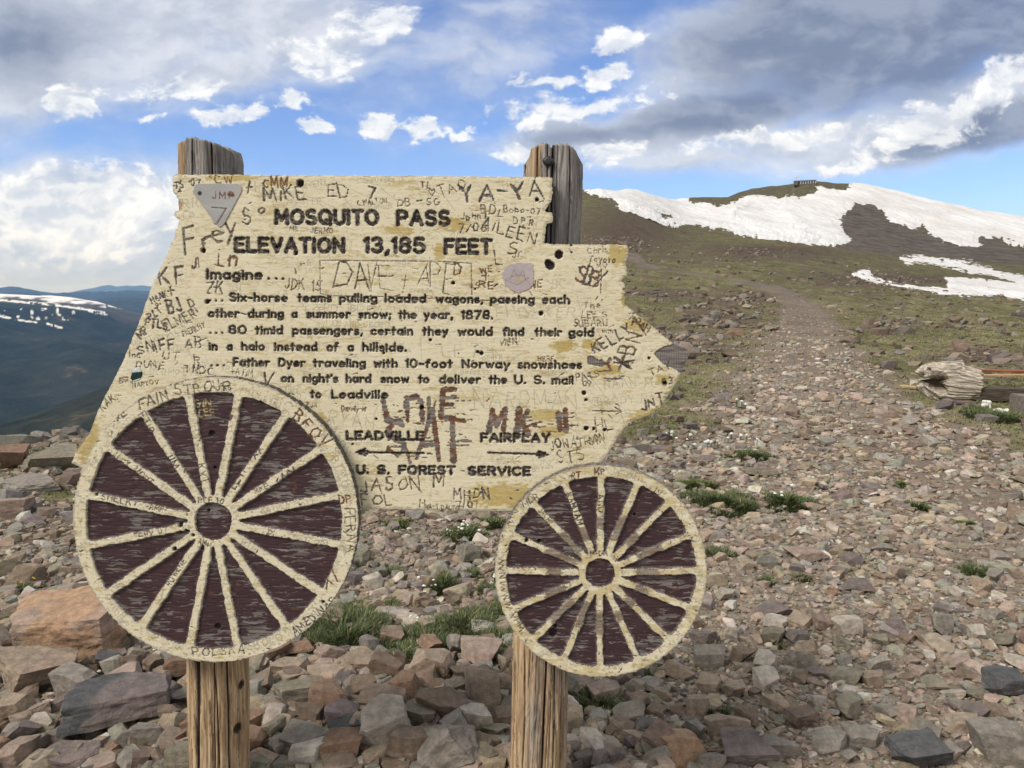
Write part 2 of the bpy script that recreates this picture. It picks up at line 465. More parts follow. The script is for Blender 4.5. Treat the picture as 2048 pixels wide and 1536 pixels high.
def ground_mat():
    m, g, p = material('tundra ground')
    co = g.n('ShaderNodeTexCoord').outputs['Object']
    a = g.attr('mask')
    gr, rd, ro = g._sep(a['Color'])
    x, y, z = g._sep(co)
    rr = g.vm('LENGTH', co)
    n_s = g.noise(co, 28.0, 5, 0.65)
    n_m = g.noise(co, 4.5, 6, 0.65)
    n_l = g.noise(g.scale(co, (1, 0.75, 1)), 0.28, 8, 0.68)
    n_xl = g.noise(co, 0.035, 7, 0.62)
    vor = g.n('ShaderNodeTexVoronoi')
    g.put(vor.inputs['Vector'], co); vor.inputs['Scale'].default_value = 38.0
    dirt = g.mix(g.rng(n_m, .3, .7), (.085, .064, .048), (.185, .145, .112))
    dirt = g.mix(g.m('MULTIPLY', g.rng(n_s, .45, .7), .6), dirt, (.30, .245, .195))
    grav = g.mix(g.rng(n_l, .35, .65), (.19, .155, .125), (.26, .215, .175))
    grav = g.mix(g.m('MULTIPLY', g.rng(n_s, .4, .65), .6), grav, (.12, .092, .07))
    grass = g.mix(g.rng(n_l, .38, .64), (.118, .116, .056), (.245, .228, .118))
    grass = g.mix(g.m('MULTIPLY', g.rng(n_m, .48, .70), .55), grass, (.285, .262, .150))
    grass = g.mix(g.m('MULTIPLY', g.rng(n_m, .50, .28), .6), grass, (.060, .050, .032))
    rock = g.mix(g.rng(n_m, .35, .65), (.060, .047, .036), (.17, .125, .092))
    far = g.rng(rr, 25.0, 90.0)
    # beyond the near ground: dark broken patches between the turf
    n_f = g.noise(g.scale(co, (.7, .5, .3)), 1.1, 6, .7)
    pat = g.rng(g.m('ADD', g.m('ADD', g.m('MULTIPLY', n_l, .40), g.m('MULTIPLY', n_xl, .25)), g.m('MULTIPLY', n_f, .35)), .522, .588)
    grass = g.mix(g.m('MULTIPLY', g.m('MULTIPLY', pat, far), .9), grass, g.mix(n_m, (.042, .036, .026), (.092, .076, .052)))
    c = g.mix(gr, dirt, grass)
    c = g.mix(g.m('MULTIPLY', ro, g.rng(n_l, .30, .55)), c, rock)
    c = g.mix(rd, c, grav)
    sc = g.attr('scree')['Fac']
    scn_ = g.mix(g.rng(g.noise(co, .16, 8, .7), .35, .65), (.105, .088, .073), (.20, .172, .148))
    c = g.mix(sc, c, scn_)
    g.put(p.inputs['Base Color'], c)
    p.inputs['Roughness'].default_value = 0.95
    p.inputs['Specular IOR Level'].default_value = 0.1
    hgt = g.m('ADD', g.m('MULTIPLY', n_s, 0.35), g.m('MULTIPLY', n_m, 0.65))
    bump(g, p, g.m('ADD', hgt, g.m('MULTIPLY', n_f, far)), 0.9, 0.03)
    for nd in g.t.nodes:
        if nd.bl_idname == 'ShaderNodeBump':
            g.put(nd.inputs['Distance'], g.m('MULTIPLY_ADD', rr, .0035, .02))
    return m
M_GROUND = ground_mat()

def build_terrain():
    az = np.concatenate([np.arange(-180, -50, 3.0), np.arange(-50, 50, 0.11), np.arange(50, 180.1, 3.0)])
    r = np.concatenate([np.geomspace(0.4, 1.6, 12)[:-1], np.geomspace(1.6, 14, 300)[:-1], np.geomspace(14, 900, 520)[:-1], np.geomspace(900, 60000, 70)])
    A, RR = np.meshgrid(np.radians(az), r, indexing='ij')
    x, y = RR * np.sin(A), RR * np.cos(A)
    xf, yf = x.ravel(), y.ravel()
    z = Hn(xf, yf)
    gm, rm, km = masks(xf, yf)
    px, py = to_px(xf, yf, H0(xf, yf))
    sd_ = poly_sdf(px, py, SCREE_PX)
    scree = (1 - sstep(-6, 6, sd_ + (fbm(xf / 15, yf / 15, 3, 61) - .5) * 30)) * (np.hypot(xf, yf) > 250) * (yf > 0)
    na, nr = len(az), len(r)
    idx = np.arange(na * nr).reshape(na, nr)
    F = np.stack([idx[:-1, :-1], idx[:-1, 1:], idx[1:, 1:], idx[1:, :-1]], -1).reshape(-1, 4)[:, ::-1]
    o = mesh_obj('ground', np.stack([xf, yf, z], 1), F, M_GROUND, smooth=True,
                 attrs={'mask': np.stack([gm, rm, km], 1), 'scree': scree})
    tag(o, 'open tundra ground with stony track climbing to the snowy summit', 'ground', kind='structure')
build_terrain()

# ------------------------------------------------------------------ snow lying on the slopes
def snow_mat():
    m, g, p = material('old snow')
    co = g.n('ShaderNodeTexCoord').outputs['Object']
    n = g.noise(g.scale(co, (.03, .012, .05)), 1.0, 6, .6)
    dirt = g.rng(g.noise(g.scale(co, (.05, .16, .3)), 1.0, 6, .65), .56, .72)
    g.put(p.inputs['Base Color'], g.mix(g.m('MULTIPLY', dirt, .4), g.mix(g.rng(n, .3, .7), (.56, .55, .535), (.70, .705, .71)), (.46, .42, .37)))
    p.inputs['Roughness'].default_value = 0.6
    n2 = g.noise(g.scale(co, (.10, .03, .05)), 1.0, 5, .6)
    bump(g, p, g.m('ADD', n2, g.m('MULTIPLY', g.noise(co, .35, 5, .6), .12)), 0.6, 4.0)
    return m
M_SNOW = snow_mat()
SNOW_MAIN = [(1150, 340), (1184, 374), (1166, 385), (1180, 394), (1225, 400), (1243, 416), (1262, 428), (1285, 437), (1296, 449), (1340, 452), (1400, 455), (1450, 461), (1500, 470),
             (1560, 480), (1625, 486), (1690, 487), (1703, 478), (1692, 462), (1685, 447), (1672, 438), (1686, 430), (1697, 416), (1712, 404),
             (1740, 410), (1765, 424), (1790, 445), (1822, 452), (1845, 450), (1870, 470), (1890, 482), (1950, 493), (1966, 488), (1960, 476), (1990, 476), (2052, 489),
             (2200, 520), (2400, 540), (2400, 400), (2060, 300), (1810, 300), (1690, 378), (1682, 384), (1640, 376), (1625, 384), (1600, 392), (1560, 396), (1495, 392), (1485, 398),
             (1434, 411), (1428, 408), (1410, 405), (1380, 402), (1380, 300)]
SNOW_LOW = [(1800, 513), (1830, 512), (1890, 520), (1950, 528), (2000, 540), (2060, 552), (2300, 585), (2300, 640), (2060, 602), (1990, 592), (1930, 592),
            (1890, 590), (1830, 579), (1790, 573), (1740, 562), (1704, 549), (1716, 543), (1738, 543), (1752, 558), (1800, 568), (1850, 574), (1892, 577),
            (1900, 565), (1888, 552), (1930, 553), (1990, 558), (2034, 564), (2010, 552), (1970, 543), (1900, 532), (1850, 523), (1812, 521)]
def build_snow(name, label, poly, a0, a1, r0, r1, edge, thick, holes=(), feats=False):
    az = np.radians(np.arange(a0, a1, 0.05)); r = np.geomspace(r0, r1, 420)
    A, RR = np.meshgrid(az, r, indexing='ij')
    x, y = (RR * np.sin(A)).ravel(), (RR * np.cos(A)).ravel()
    z0 = H0(x, y)
    px, py = to_px(x, y, z0)
    el = (z0 - CAM_Z) / RR.ravel()
    crest = np.argmax(el.reshape(A.shape), axis=1)
    beyond = (np.arange(len(r))[None, :] > crest[:, None] + 14).ravel()
    s = poly_sdf(px, py, poly)
    for hp in holes:
        s = np.maximum(s, -poly_sdf(px, py, hp))
    s = s + (fbm(px / 22, py / 9, 4, 71) - .5) * edge * 2 + (fbm(px / 6, py / 3, 2, 73) - .5) * edge
    s = np.where(beyond, 5, s)
    t = np.clip(-s / 12.0, -0.6, 1.0) * thick
    z = Hn(x, y) * 0.35 + (z0 + (fbm(x / 60, y / 60, 4, 51) - 0.5) * 0.012 * RR.ravel()) * 0.65
    hn = Hn(x, y)
    f = np.clip(t / thick, 0, 1); f = f * f * (3 - 2 * f)
    if feats:
        def pl(pts):
            return dist_poly(px, py, pts)
        lump = fbm(px / 4, py / 3, 2, 77)
        V = [(1380, 395), (1425, 412), (1462, 432), (1510, 462), (1560, 482)]
        side = px - np.interp(py, [p_[1] for p_ in V], [p_[0] for p_ in V])
        z = z + 2.2 * np.where(side > 0, np.exp(-side / 45), np.exp(side / 6)) - 1.6 * np.exp(-(pl(V) / 5) ** 2) * (.4 + lump)
        z = z + 2.4 * np.exp(-(pl([(1512, 396), (1496, 404), (1478, 420), (1464, 432)]) / 6) ** 2) * (.6 + lump * .7)
        z = z + 2.4 * np.exp(-(pl([(1535, 400), (1560, 415), (1590, 450), (1630, 480)]) / 16) ** 2)
    f2 = np.clip(-s / 42.0, 0, 1); f2 = f2 * f2 * (3 - 2 * f2)
    zt = np.where(t > 0, hn + (np.maximum(z, hn) - hn) * f2 + t, hn + t)
    keep = (s < 3).reshape(A.shape)
    na, nr = A.shape
    idx = np.arange(na * nr).reshape(na, nr)
    k = keep[:-1, :-1] | keep[1:, 1:] | keep[1:, :-1] | keep[:-1, 1:]
    F = np.stack([idx[:-1, :-1], idx[1:, :-1], idx[1:, 1:], idx[:-1, 1:]], -1)[k]
    used, inv = np.unique(F.ravel(), return_inverse=True)
    o = mesh_obj(name, np.stack([x, y, zt], 1)[used], inv.reshape(-1, 4), M_SNOW, smooth=True)
    tag(o, label, 'snow')
    return o
build_snow('snowfield', 'big white snowfield draped over the hill below the summit hut', SNOW_MAIN, 3.5, 45, 260, 860, 7.0, 0.7,
           holes=[[(1320, 432), (1345, 434), (1348, 438), (1330, 438)]], feats=True)
build_snow('snow_patch', 'long forked snow patch low on the slope at the right edge', SNOW_LOW, 22, 42, 90, 460, 2.6, 0.3)

# ------------------------------------------------------------------ far ridges across the valley
def hill_mat():
    m, g, p = material('far forested ridge')
    co = g.n('ShaderNodeTexCoord').outputs['Object']
    n = g.noise(co, .0045, 8, .62)
    n2 = g.noise(co, .03, 6, .65)
    c = g.mix(g.rng(n, .40, .62), (.014, .021, .017), (.030, .034, .026))
    c = g.mix(g.m('MULTIPLY', g.rng(n, .60, .70), g.rng(n2, .4, .6)), c, (.11, .085, .055))
    al = g.attr('alpine')['Fac']
    c = g.mix(al, c, g.mix(n2, (.05, .046, .036), (.10, .088, .066)))
    sn = g.attr('snow')['Fac']
    c = g.mix(sn, c, (.80, .80, .79))
    g.put(p.inputs['Base Color'], c)
    p.inputs['Roughness'].default_value = 0.95
    p.inputs['Specular IOR Level'].default_value = 0.05
    bump(g, p, n2, 0.8, 12.0)
    return m
M_HILL = hill_mat()
def ridge(name, label, sky, rc, rn, ybot, rough, seed, snowf=None, alp=0.0):
    """a ridge whose crest stands rc metres away; its near slope comes down to rn metres"""
    px = np.arange(sky[0][0], sky[-1][0], 2.0 if snowf else 4.0)
    ys = np.interp(px, [s[0] for s in sky], [s[1] for s in sky])
    az = np.arctan((px - 1024) / F_PX / math.cos(PITCH))
    tt = np.concatenate([np.linspace(0, 1, 340 if snowf else 150), np.linspace(1.02, 1.5, 20)])
    A, T = np.meshgrid(az, tt, indexing='ij')
    YS = np.repeat(ys[:, None], len(tt), 1)
    r = rn + (rc - rn) * T
    zc = CAM_Z + rc * np.tan(np.arctan((768 - YS) / F_PX) - PITCH)
    zb = CAM_Z + rn * math.tan(math.atan((768 - ybot) / F_PX) - PITCH)
    s = np.clip(T, 0, 1)
    z = zb + (zc - zb) * (s ** 0.9)
    z = np.where(T > 1, zc - (T - 1) * (rc - rn) * 0.35, z)
    x, y = r * np.sin(A), r * np.cos(A)
    sc = (rc - rn)
    nz = 1 - np.abs(2 * fbm(x / (sc * .22), y / (sc * .22), 5, seed) - 1)
    nz2 = fbm(x / (sc * .05), y / (sc * .05), 4, seed + 3)
    env = np.sin(np.pi * np.clip(s, 0, 1)) ** 0.7
    z = z + (nz - .62) * rough * env + (nz2 - .5) * rough * .22 * env
    ppx, ppy = to_px(x.ravel(), y.ravel(), z.ravel())
    sn = np.zeros(A.size) if snowf is None else snowf(ppx, ppy, x.ravel(), y.ravel(), s.ravel())
    al = sstep(1 - alp - .12, 1 - alp + .12, s.ravel() + (nz2.ravel() - .5) * .3) if alp else np.zeros(A.size)
    idx = np.arange(A.size).reshape(A.shape)
    F = np.stack([idx[:-1, :-1], idx[1:, :-1], idx[1:, 1:], idx[:-1, 1:]], -1).reshape(-1, 4)
    o = mesh_obj(name, np.stack([x.ravel(), y.ravel(), z.ravel()], 1), F, M_HILL, smooth=True, attrs={'snow': sn, 'alpine': al})
    tag(o, label, 'hills', kind='structure')
def snowA(px, py, x, y, s):
    n = fbm(px / 26, py / 5, 4, 81); n2 = fbm(px / 9, py / 4, 3, 83)
    top = np.interp(px, [-400, 0, 60, 140, 200, 215], [575, 588, 591, 596, 601, 606])
    band = sstep(12, 3, py - top + (n - .5) * 24) * (px < 212)
    def streak(pts, w):
        yy = np.interp(px, [p_[0] for p_ in pts], [p_[1] for p_ in pts], left=-999, right=-999)
        return sstep(w, w * .4, np.abs(py - yy) + (n2 - .5) * 5) * (n2 > .34)
    st = streak([(-300, 590), (0, 600), (80, 607), (160, 617), (210, 625)], 3.2) + streak([(175, 621), (215, 630)], 3) + streak([(215, 611), (265, 619)], 2.6)
    st += streak([(-300, 610), (0, 632), (20, 636)], 3.4) + streak([(36, 640), (75, 645)], 3) + streak([(92, 647), (126, 656)], 2.8)
    spot = sstep(.70, .76, fbm(px / 7, py / 6, 2, 85)) * (py > 616) * (py < 640) * (px < 150)
    v = sstep(5, 2, np.hypot((px - 115) / .7, (py - 622) / 1.8))
    return np.clip(band + st + spot + v, 0, 1) * (s <= 1.3)
ridge('hills', 'long snow-topped ridge with dark blue forest across the valley', [(-700, 560), (-300, 578), (0, 588), (60, 590), (140, 595), (205, 603), (250, 616), (300, 628), (345, 645), (600, 690), (900, 720)],
      8500, 3000, 812, 260, 5, snowA, 0.28)
ridge('hills', 'dark green wooded shoulder below the snow-topped ridge', [(-700, 860), (-300, 830), (0, 801), (60, 792), (120, 778), (180, 762), (230, 748), (300, 728), (420, 700), (900, 660)],
      1900, 900, 900, 40, 15)
ridge('hills', 'middle blue ridge fading behind the snow-topped ridge', [(-700, 600), (-200, 592), (0, 584), (40, 580), (80, 583), (130, 590), (200, 590), (250, 588), (300, 587), (345, 588), (600, 600), (900, 610)],
      21000, 12000, 640, 500, 25)
ridge('hills', 'low blue ridge with pale meadow beyond the snow-topped ridge', [(-300, 640), (150, 612), (200, 602), (250, 596), (300, 596), (345, 598), (600, 610), (900, 640)],
      14000, 9000, 660, 300, 45)
ridge('hills', 'palest and farthest blue mountains on the horizon', [(-700, 592), (0, 590), (100, 588), (150, 586), (190, 579), (225, 575), (245, 578), (265, 575), (300, 577), (345, 582), (600, 588), (900, 592)],
      38000, 26000, 620, 700, 35)
# ------------------------------------------------------------------ routed lettering: a single-stroke alphabet
GLYPH = {
 'A': (.70, "0,0 .35,1 .70,0;.13,.33 .57,.33"), 'B': (.60, "0,0 0,1;0,1 .30,1 @.30,.76,.26,.24,90,-90 0,.52;.30,.52 @.32,.26,.28,.26,90,-90 0,0"),
 'C': (.66, "@.38,.5,.38,.5,48,312"), 'D': (.67, "0,0 0,1;0,1 .22,1 @.22,.5,.45,.5,90,-90 0,0"), 'E': (.54, ".54,1 0,1 0,0 .54,0;0,.52 .46,.52"),
 'F': (.52, ".52,1 0,1 0,0;0,.52 .44,.52"), 'G': (.74, "@.38,.5,.38,.5,48,355 .46,.46"), 'H': (.62, "0,0 0,1;.62,0 .62,1;0,.5 .62,.5"),
 'I': (.02, "0,0 0,1"), 'J': (.45, ".45,1 .45,.24 @.23,.24,.22,.24,0,-170"), 'K': (.58, "0,0 0,1;.56,1 0,.42;.2,.6 .58,0"), 'L': (.50, "0,1 0,0 .50,0"),
 'M': (.78, "0,0 .04,1 .39,.25 .74,1 .78,0"), 'N': (.62, "0,0 0,1 .62,0 .62,1"), 'O': (.76, "@.38,.5,.38,.5,0,360"), 'P': (.56, "0,0 0,1;0,1 .30,1 @.30,.74,.26,.26,90,-90 0,.48"),
 'Q': (.76, "@.38,.5,.38,.5,0,360;.46,.25 .74,-.04"), 'R': (.58, "0,0 0,1;0,1 .30,1 @.30,.74,.26,.26,90,-90 0,.48;.28,.48 .58,0"),
 'S': (.58, "@.29,.75,.27,.25,35,270 @.29,.25,.29,.25,90,-150"), 'T': (.62, "0,1 .62,1;.31,1 .31,0"), 'U': (.62, "0,1 0,.31 @.31,.31,.31,.31,180,360 .62,1"),
 'V': (.66, "0,1 .33,0 .66,1"), 'W': (.9, "0,1 .22,0 .45,.8 .68,0 .9,1"), 'X': (.62, "0,0 .62,1;0,1 .62,0"), 'Y': (.62, "0,1 .31,.48 .62,1;.31,.48 .31,0"), 'Z': (.58, "0,1 .58,1 0,0 .58,0"),
 'a': (.53, "@.26,.30,.26,.30,0,360;.53,.6 .53,0"), 'b': (.53, "0,1 0,0;@.27,.30,.26,.30,0,360"), 'c': (.48, "@.27,.30,.27,.30,48,312"), 'd': (.53, "@.26,.30,.26,.30,0,360;.53,1 .53,0"),
 'e': (.54, ".02,.32 .54,.32 @.27,.30,.27,.30,4,305"), 'f': (.34, "@.30,.80,.17,.20,60,180 .13,0;0,.6 .32,.6"), 'g': (.53, "@.26,.30,.26,.30,0,360;.53,.6 .53,-.10 @.27,-.10,.26,.22,0,-150"),
 'h': (.50, "0,1 0,0;0,.34 @.25,.35,.25,.26,180,0 .50,0"), 'i': (.02, "0,.6 0,0;0,.86 0,.87"), 'j': (.2, ".2,.6 .2,-.14 @.05,-.14,.15,.18,0,-120;.2,.86 .2,.87"), 'k': (.46, "0,1 0,0;.42,.6 0,.2;.14,.34 .46,0"),
 'l': (.02, "0,1 0,0"), 'm': (.80, "0,.6 0,0;0,.38 @.2,.38,.2,.23,180,0 .4,0;.4,.38 @.6,.38,.2,.23,180,0 .8,0"), 'n': (.48, "0,.6 0,0;0,.35 @.24,.36,.24,.25,180,0 .48,0"), 'o': (.54, "@.27,.30,.27,.30,0,360"),
 'p': (.53, "0,.6 0,-.34;@.27,.30,.26,.30,0,360"), 'q': (.53, ".53,.6 .53,-.34;@.26,.30,.26,.30,0,360"), 'r': (.36, "0,.6 0,0;0,.34 @.24,.35,.24,.26,180,55"), 's': (.40, "@.2,.45,.18,.15,35,270 @.2,.15,.2,.15,90,-150"),
 't': (.36, ".17,.92 .17,0;0,.6 .36,.6"), 'u': (.48, "0,.6 0,.25 @.24,.25,.24,.25,180,360 .48,.6;.48,.3 .48,0"), 'v': (.48, "0,.6 .24,0 .48,.6"), 'w': (.72, "0,.6 .18,0 .36,.5 .54,0 .72,.6"),
 'x': (.46, "0,0 .46,.6;0,.6 .46,0"), 'y': (.50, "0,.6 .26,.02;.50,.6 .12,-.34"), 'z': (.44, "0,.6 .44,.6 0,0 .44,0"),
 '0': (.64, "@.32,.5,.32,.5,0,360"), '1': (.16, "0,.82 .16,1 .16,0"), '2': (.55, "@.27,.73,.26,.27,160,-25 0,0 .55,0"), '3': (.54, "@.25,.76,.25,.24,150,-90 @.25,.26,.29,.26,90,-150"),
 '4': (.60, ".45,0 .45,1 0,.32 .6,.32"), '5': (.55, ".5,1 .08,1 .04,.55 @.26,.31,.29,.31,125,-150"), '6': (.56, "@.28,.3,.28,.3,0,360;.42,1 .03,.4"), '7': (.56, "0,1 .56,1 .18,0"),
 '8': (.56, "@.28,.76,.24,.24,0,360;@.28,.26,.28,.26,0,360"), '9': (.56, "@.28,.7,.28,.3,0,360;.53,.6 .14,0"),
 '.': (.02, "0,.03 .01,.03"), ',': (.08, ".08,.06 0,-.18"), ';': (.08, ".08,.06 0,-.18;.08,.5 .08,.51"), "'": (.02, "0,1 0,.82"), '-': (.40, "0,.42 .40,.42"), '+': (.5, "0,.5 .5,.5;.25,.78 .25,.22"),
 '/': (.4, "0,0 .4,1"), '<': (.5, ".5,.8 0,.5 .5,.2"), '>': (.5, "0,.8 .5,.5 0,.2"),
 'Г': (.5, "0,0 0,1 .5,1"), 'Л': (.62, "0,0 .31,1 .62,0"), 'Б': (.56, ".5,1 0,1 0,0 .3,0 @.3,.27,.26,.27,-90,90 0,.54"), 'Я': (.58, ".58,0 .58,1 .28,1 @.28,.74,.26,.26,90,270 .58,.48;.3,.48 0,0"),
}
def glyph_strokes(ch):
    if ch not in GLYPH:
        return .3, []
    w, spec = GLYPH[ch]
    out = []
    for st in spec.split(';'):
        pts = []
        for tok in st.split():
            if tok[0] == '@':
                cx, cy, rx, ry, a0, a1 = map(float, tok[1:].split(','))
                n = max(4, int(abs(a1 - a0) / 20))
                for k in range(n + 1):
                    a = R(a0 + (a1 - a0) * k / n)
                    pts.append((cx + rx * math.cos(a), cy + ry * math.sin(a)))
            else:
                pts.append(tuple(map(float, tok.split(','))))
        out.append(pts)
    return w, out

class Field:
    """distance fields of cuts on a face, drawn at one sample per photo pixel"""
    def __init__(s, x0, y0, nx, ny):
        s.x0, s.y0, s.nx, s.ny = x0, y0, nx, ny
        s.d = {}
        s.X, s.Y = np.meshgrid(np.arange(nx) + x0, np.arange(ny) + y0, indexing='ij')
        s.X = s.X.astype(float); s.Y = s.Y.astype(float)
    def lay(s, k):
        if k not in s.d:
            s.d[k] = np.full((s.nx, s.ny), 9.0)
        return s.d[k]
    def seg(s, k, ax, ay, bx, by, w):
        D = s.lay(k); pad = w / 2 + 4
        i0, i1 = int(max(0, min(ax, bx) - pad - s.x0)), int(min(s.nx, max(ax, bx) + pad - s.x0 + 2))
        j0, j1 = int(max(0, min(ay, by) - pad - s.y0)), int(min(s.ny, max(ay, by) + pad - s.y0 + 2))
        if i0 >= i1 or j0 >= j1:
            return
        px, py = s.X[i0:i1, j0:j1], s.Y[i0:i1, j0:j1]
        ex, ey = bx - ax, by - ay
        t = np.clip(((px - ax) * ex + (py - ay) * ey) / (ex * ex + ey * ey + 1e-9), 0, 1)
        d = np.hypot(px - ax - t * ex, py - ay - t * ey) - w / 2
        D[i0:i1, j0:j1] = np.minimum(D[i0:i1, j0:j1], d)
    def line(s, k, pts, w):
        for (a, b) in zip(pts[:-1], pts[1:]):
            s.seg(k, a[0], a[1], b[0], b[1], w)
    def dot(s, k, x, y, r, ry=None):
        s.seg(k, x, y, x + .01, y, 2 * r)
    def word(s, k, text, x0, x1, base, h, w, slope=0.0072, gap=.30):
        """text fitted between x0 and x1, capital height h"""
        gl = [glyph_strokes(c) for c in text]
        W = sum(g_[0] for g_ in gl) + gap * (len(text) - 1)
        sx = (x1 - x0 - w) / max(W, .05)
        x = 0
        for gw, st in gl:
            for pts in st:
                q = []
                for (a, b) in pts:
                    xx = x0 + w / 2 + (x + a) * sx
                    q.append((xx, base - w / 2 - b * (h - w) + (xx - x0) * slope))
                if len(q) == 1:
                    q.append((q[0][0] + .01, q[0][1]))
                s.line(k, q, w)
            x += gw + gap
    def scrawl(s, k, text, x, y, h, w, ang=0.0, sx=1.0, rng=None, gap=.34, jit=.055):
        """hand-scratched text starting at x, y (baseline), turned by ang degrees (positive rises to the right)"""
        rng = rng or random
        ca, sa = math.cos(R(ang)), -math.sin(R(ang))
        cx = 0
        for c in text:
            gw, st = glyph_strokes(c)
            dy = rng.uniform(-.11, .11); sk = rng.uniform(-.18, .18); hh = rng.uniform(.84, 1.16)
            for pts in st:
                if len(pts) > 7:
                    pts = pts[::3] + [pts[-1]]
                q = []
                for (a, b) in pts:
                    lx = (cx + a + sk * b + rng.uniform(-jit, jit)) * h * sx
                    ly = -(b * hh + dy + rng.uniform(-jit, jit)) * h
                    q.append((x + lx * ca - ly * sa * 1.0, y + lx * sa + ly * ca))
                w0 = w * rng.uniform(.75, 1.2)
                for (a_, b_) in zip(q[:-1], q[1:]):          # the knife bites unevenly and overshoots
                    m1, m2 = rng.uniform(.25, .45), rng.uniform(.6, .8)
                    P_ = [a_, (a_[0] + (b_[0] - a_[0]) * m1, a_[1] + (b_[1] - a_[1]) * m1), (a_[0] + (b_[0] - a_[0]) * m2, a_[1] + (b_[1] - a_[1]) * m2), b_]
                    for u_, v_ in zip(P_[:-1], P_[1:]):
                        s.seg(k, *u_, *v_, w0 * (rng.uniform(.55, 1.3) if k != 'peel' else rng.uniform(.85, 1.35)))
                    if rng.random() < .3 and w > 1.5:
                        e_ = rng.uniform(.08, .3)
                        s.seg(k, *b_, b_[0] + (b_[0] - a_[0]) * e_, b_[1] + (b_[1] - a_[1]) * e_, max(.8, w0 * .35))
            cx += gw + gap

def drill(D, x, y, rx, ry=None):
    pass

# ------------------------------------------------------------------ materials of the sign
def paint_mat(name, base, base2, wood_dir=0):
    """old paint over wood: R dark lettering, G bare grey wood, B rust primer, alpha old ochre coat"""
    m, g, p = material(name)
    co = g.n('ShaderNodeTexCoord').outputs['Object']
    a = g.attr('wear')
    dk, bare, rust = g._sep(a['Color'])
    och = a['Alpha']
    grain = g.noise(g.scale(co, (9, 9, 160)), 1.0, 5, .6)
    fine = g.noise(co, 260.0, 4, .6)
    blot = g.noise(g.scale(co, (1, 1, 2.2)), 9.0, 6, .65)
    c = g.mix(g.rng(blot, .35, .7), base, base2)
    c = g.mix(g.m('MULTIPLY', g.rng(fine, .52, .72), .22 if base[0] > .3 else .04), c, (.50, .42, .26))
    oc = g.mix(g.rng(blot, .4, .65), (.46, .345, .115), (.52, .43, .20))
    c = g.mix(och, c, oc)
    wood = g.mix(g.rng(grain, .32, .68), (.075, .066, .062), (.27, .245, .23))
    rs = g.mix(g.rng(grain, .35, .65), (.10, .045, .026), (.185, .085, .045))
    c = g.mix(rust, c, rs)
    c = g.mix(bare, c, wood)
    c = g.mix(dk, c, g.mix(g.rng(grain, .45, .75), (.022, .015, .016), (.072, .060, .060)))
    g.put(p.inputs['Base Color'], c)
    g.put(p.inputs['Roughness'], g.mix(bare, .62, .9))
    p.inputs['Specular IOR Level'].default_value = 0.3
    h = g.m('ADD', g.m('MULTIPLY', grain, g.m('MULTIPLY_ADD', bare, .8, .25)), g.m('MULTIPLY', fine, .25))
    bump(g, p, h, 0.35, 0.0015)
    return m
M_CREAM = paint_mat('weathered cream paint', (.67, .615, .445), (.72, .67, .505))
M_MAROON = paint_mat('weathered maroon paint', (.045, .023, .028), (.058, .030, .035))
M_EDGE = simple_mat('grey board edge', (.10, .088, .078), (.22, .20, .18), 40, .9, (1, 1, 8))
M_PLATE = paint_mat('crazed grey plate paint', (.33, .34, .35), (.40, .41, .42))
M_STICK = paint_mat('faded sticker paper', (.40, .355, .37), (.46, .41, .42))
M_DKGREEN = simple_mat('dark green print', (.010, .028, .026), (.016, .036, .034), 30, .4)
M_WHITE = simple_mat('white sticker vinyl', (.62, .66, .66), (.50, .55, .56), 30, .4)

def face_mesh(name, fld, keep, depth, wear, plane, mat, parent, thick=None, edge_mat=None, wall=None, proud=0.0):
    """the kept cells of a sampled face as a mesh on the upright plane; depth is how deep each sample is cut"""
    nx, ny = fld.nx, fld.ny
    K = keep[:nx - 1, :ny - 1]
    idx = np.arange(nx * ny).reshape(nx, ny)
    Q = np.stack([idx[:-1, :-1], idx[:-1, 1:], idx[1:, 1:], idx[1:, :-1]], -1)
    F = Q[K]
    used, inv = np.unique(F.ravel(), return_inverse=True)
    F = inv.reshape(-1, 4)
    x, z = back(fld.X.ravel()[used], fld.Y.ravel()[used], plane)
    V = np.stack([x, plane - proud + depth.ravel()[used], z], 1)
    W = wear.reshape(-1, 4)[used]
    Fs = [F]; mi = [np.zeros(len(F), int)]; sm = [np.ones(len(F), bool)]
    if thick is not None:
        wk = K if wall is None else (K & wall[:nx - 1, :ny - 1])
        lut = np.full(nx * ny, -1); lut[used] = np.arange(len(used))
        Kp = np.pad(keep[:nx - 1, :ny - 1], 1) if wall is None else np.pad(wall[:nx - 1, :ny - 1], 1)
        E = []
        i, j = np.nonzero(K & ~Kp[:-2, 1:-1]); E.append(np.stack([idx[i, j], idx[i, j + 1]], 1))
        i, j = np.nonzero(K & ~Kp[2:, 1:-1]); E.append(np.stack([idx[i + 1, j + 1], idx[i + 1, j]], 1))
        i, j = np.nonzero(K & ~Kp[1:-1, :-2]); E.append(np.stack([idx[i + 1, j], idx[i, j]], 1))
        i, j = np.nonzero(K & ~Kp[1:-1, 2:]); E.append(np.stack([idx[i, j + 1], idx[i + 1, j + 1]], 1))
        E = lut[np.concatenate(E)]
        ev = np.unique(E.ravel())
        m2 = np.full(len(used), -1); m2[ev] = np.arange(len(ev)) + len(V)
        bk = V[ev].copy(); bk[:, 1] = plane + thick
        V = np.vstack([V, bk]); W = np.vstack([W, W[ev] * 0])
        Fs.append(np.stack([E[:, 1], E[:, 0], m2[E[:, 0]], m2[E[:, 1]]], 1))
        mi.append(np.ones(len(E), int)); sm.append(np.zeros(len(E), bool))
    return mesh_obj(name, V, Fs, [mat, edge_mat or M_EDGE], parent=parent, smooth=np.concatenate(sm), attrs={'wear': W}, matidx=np.concatenate(mi))

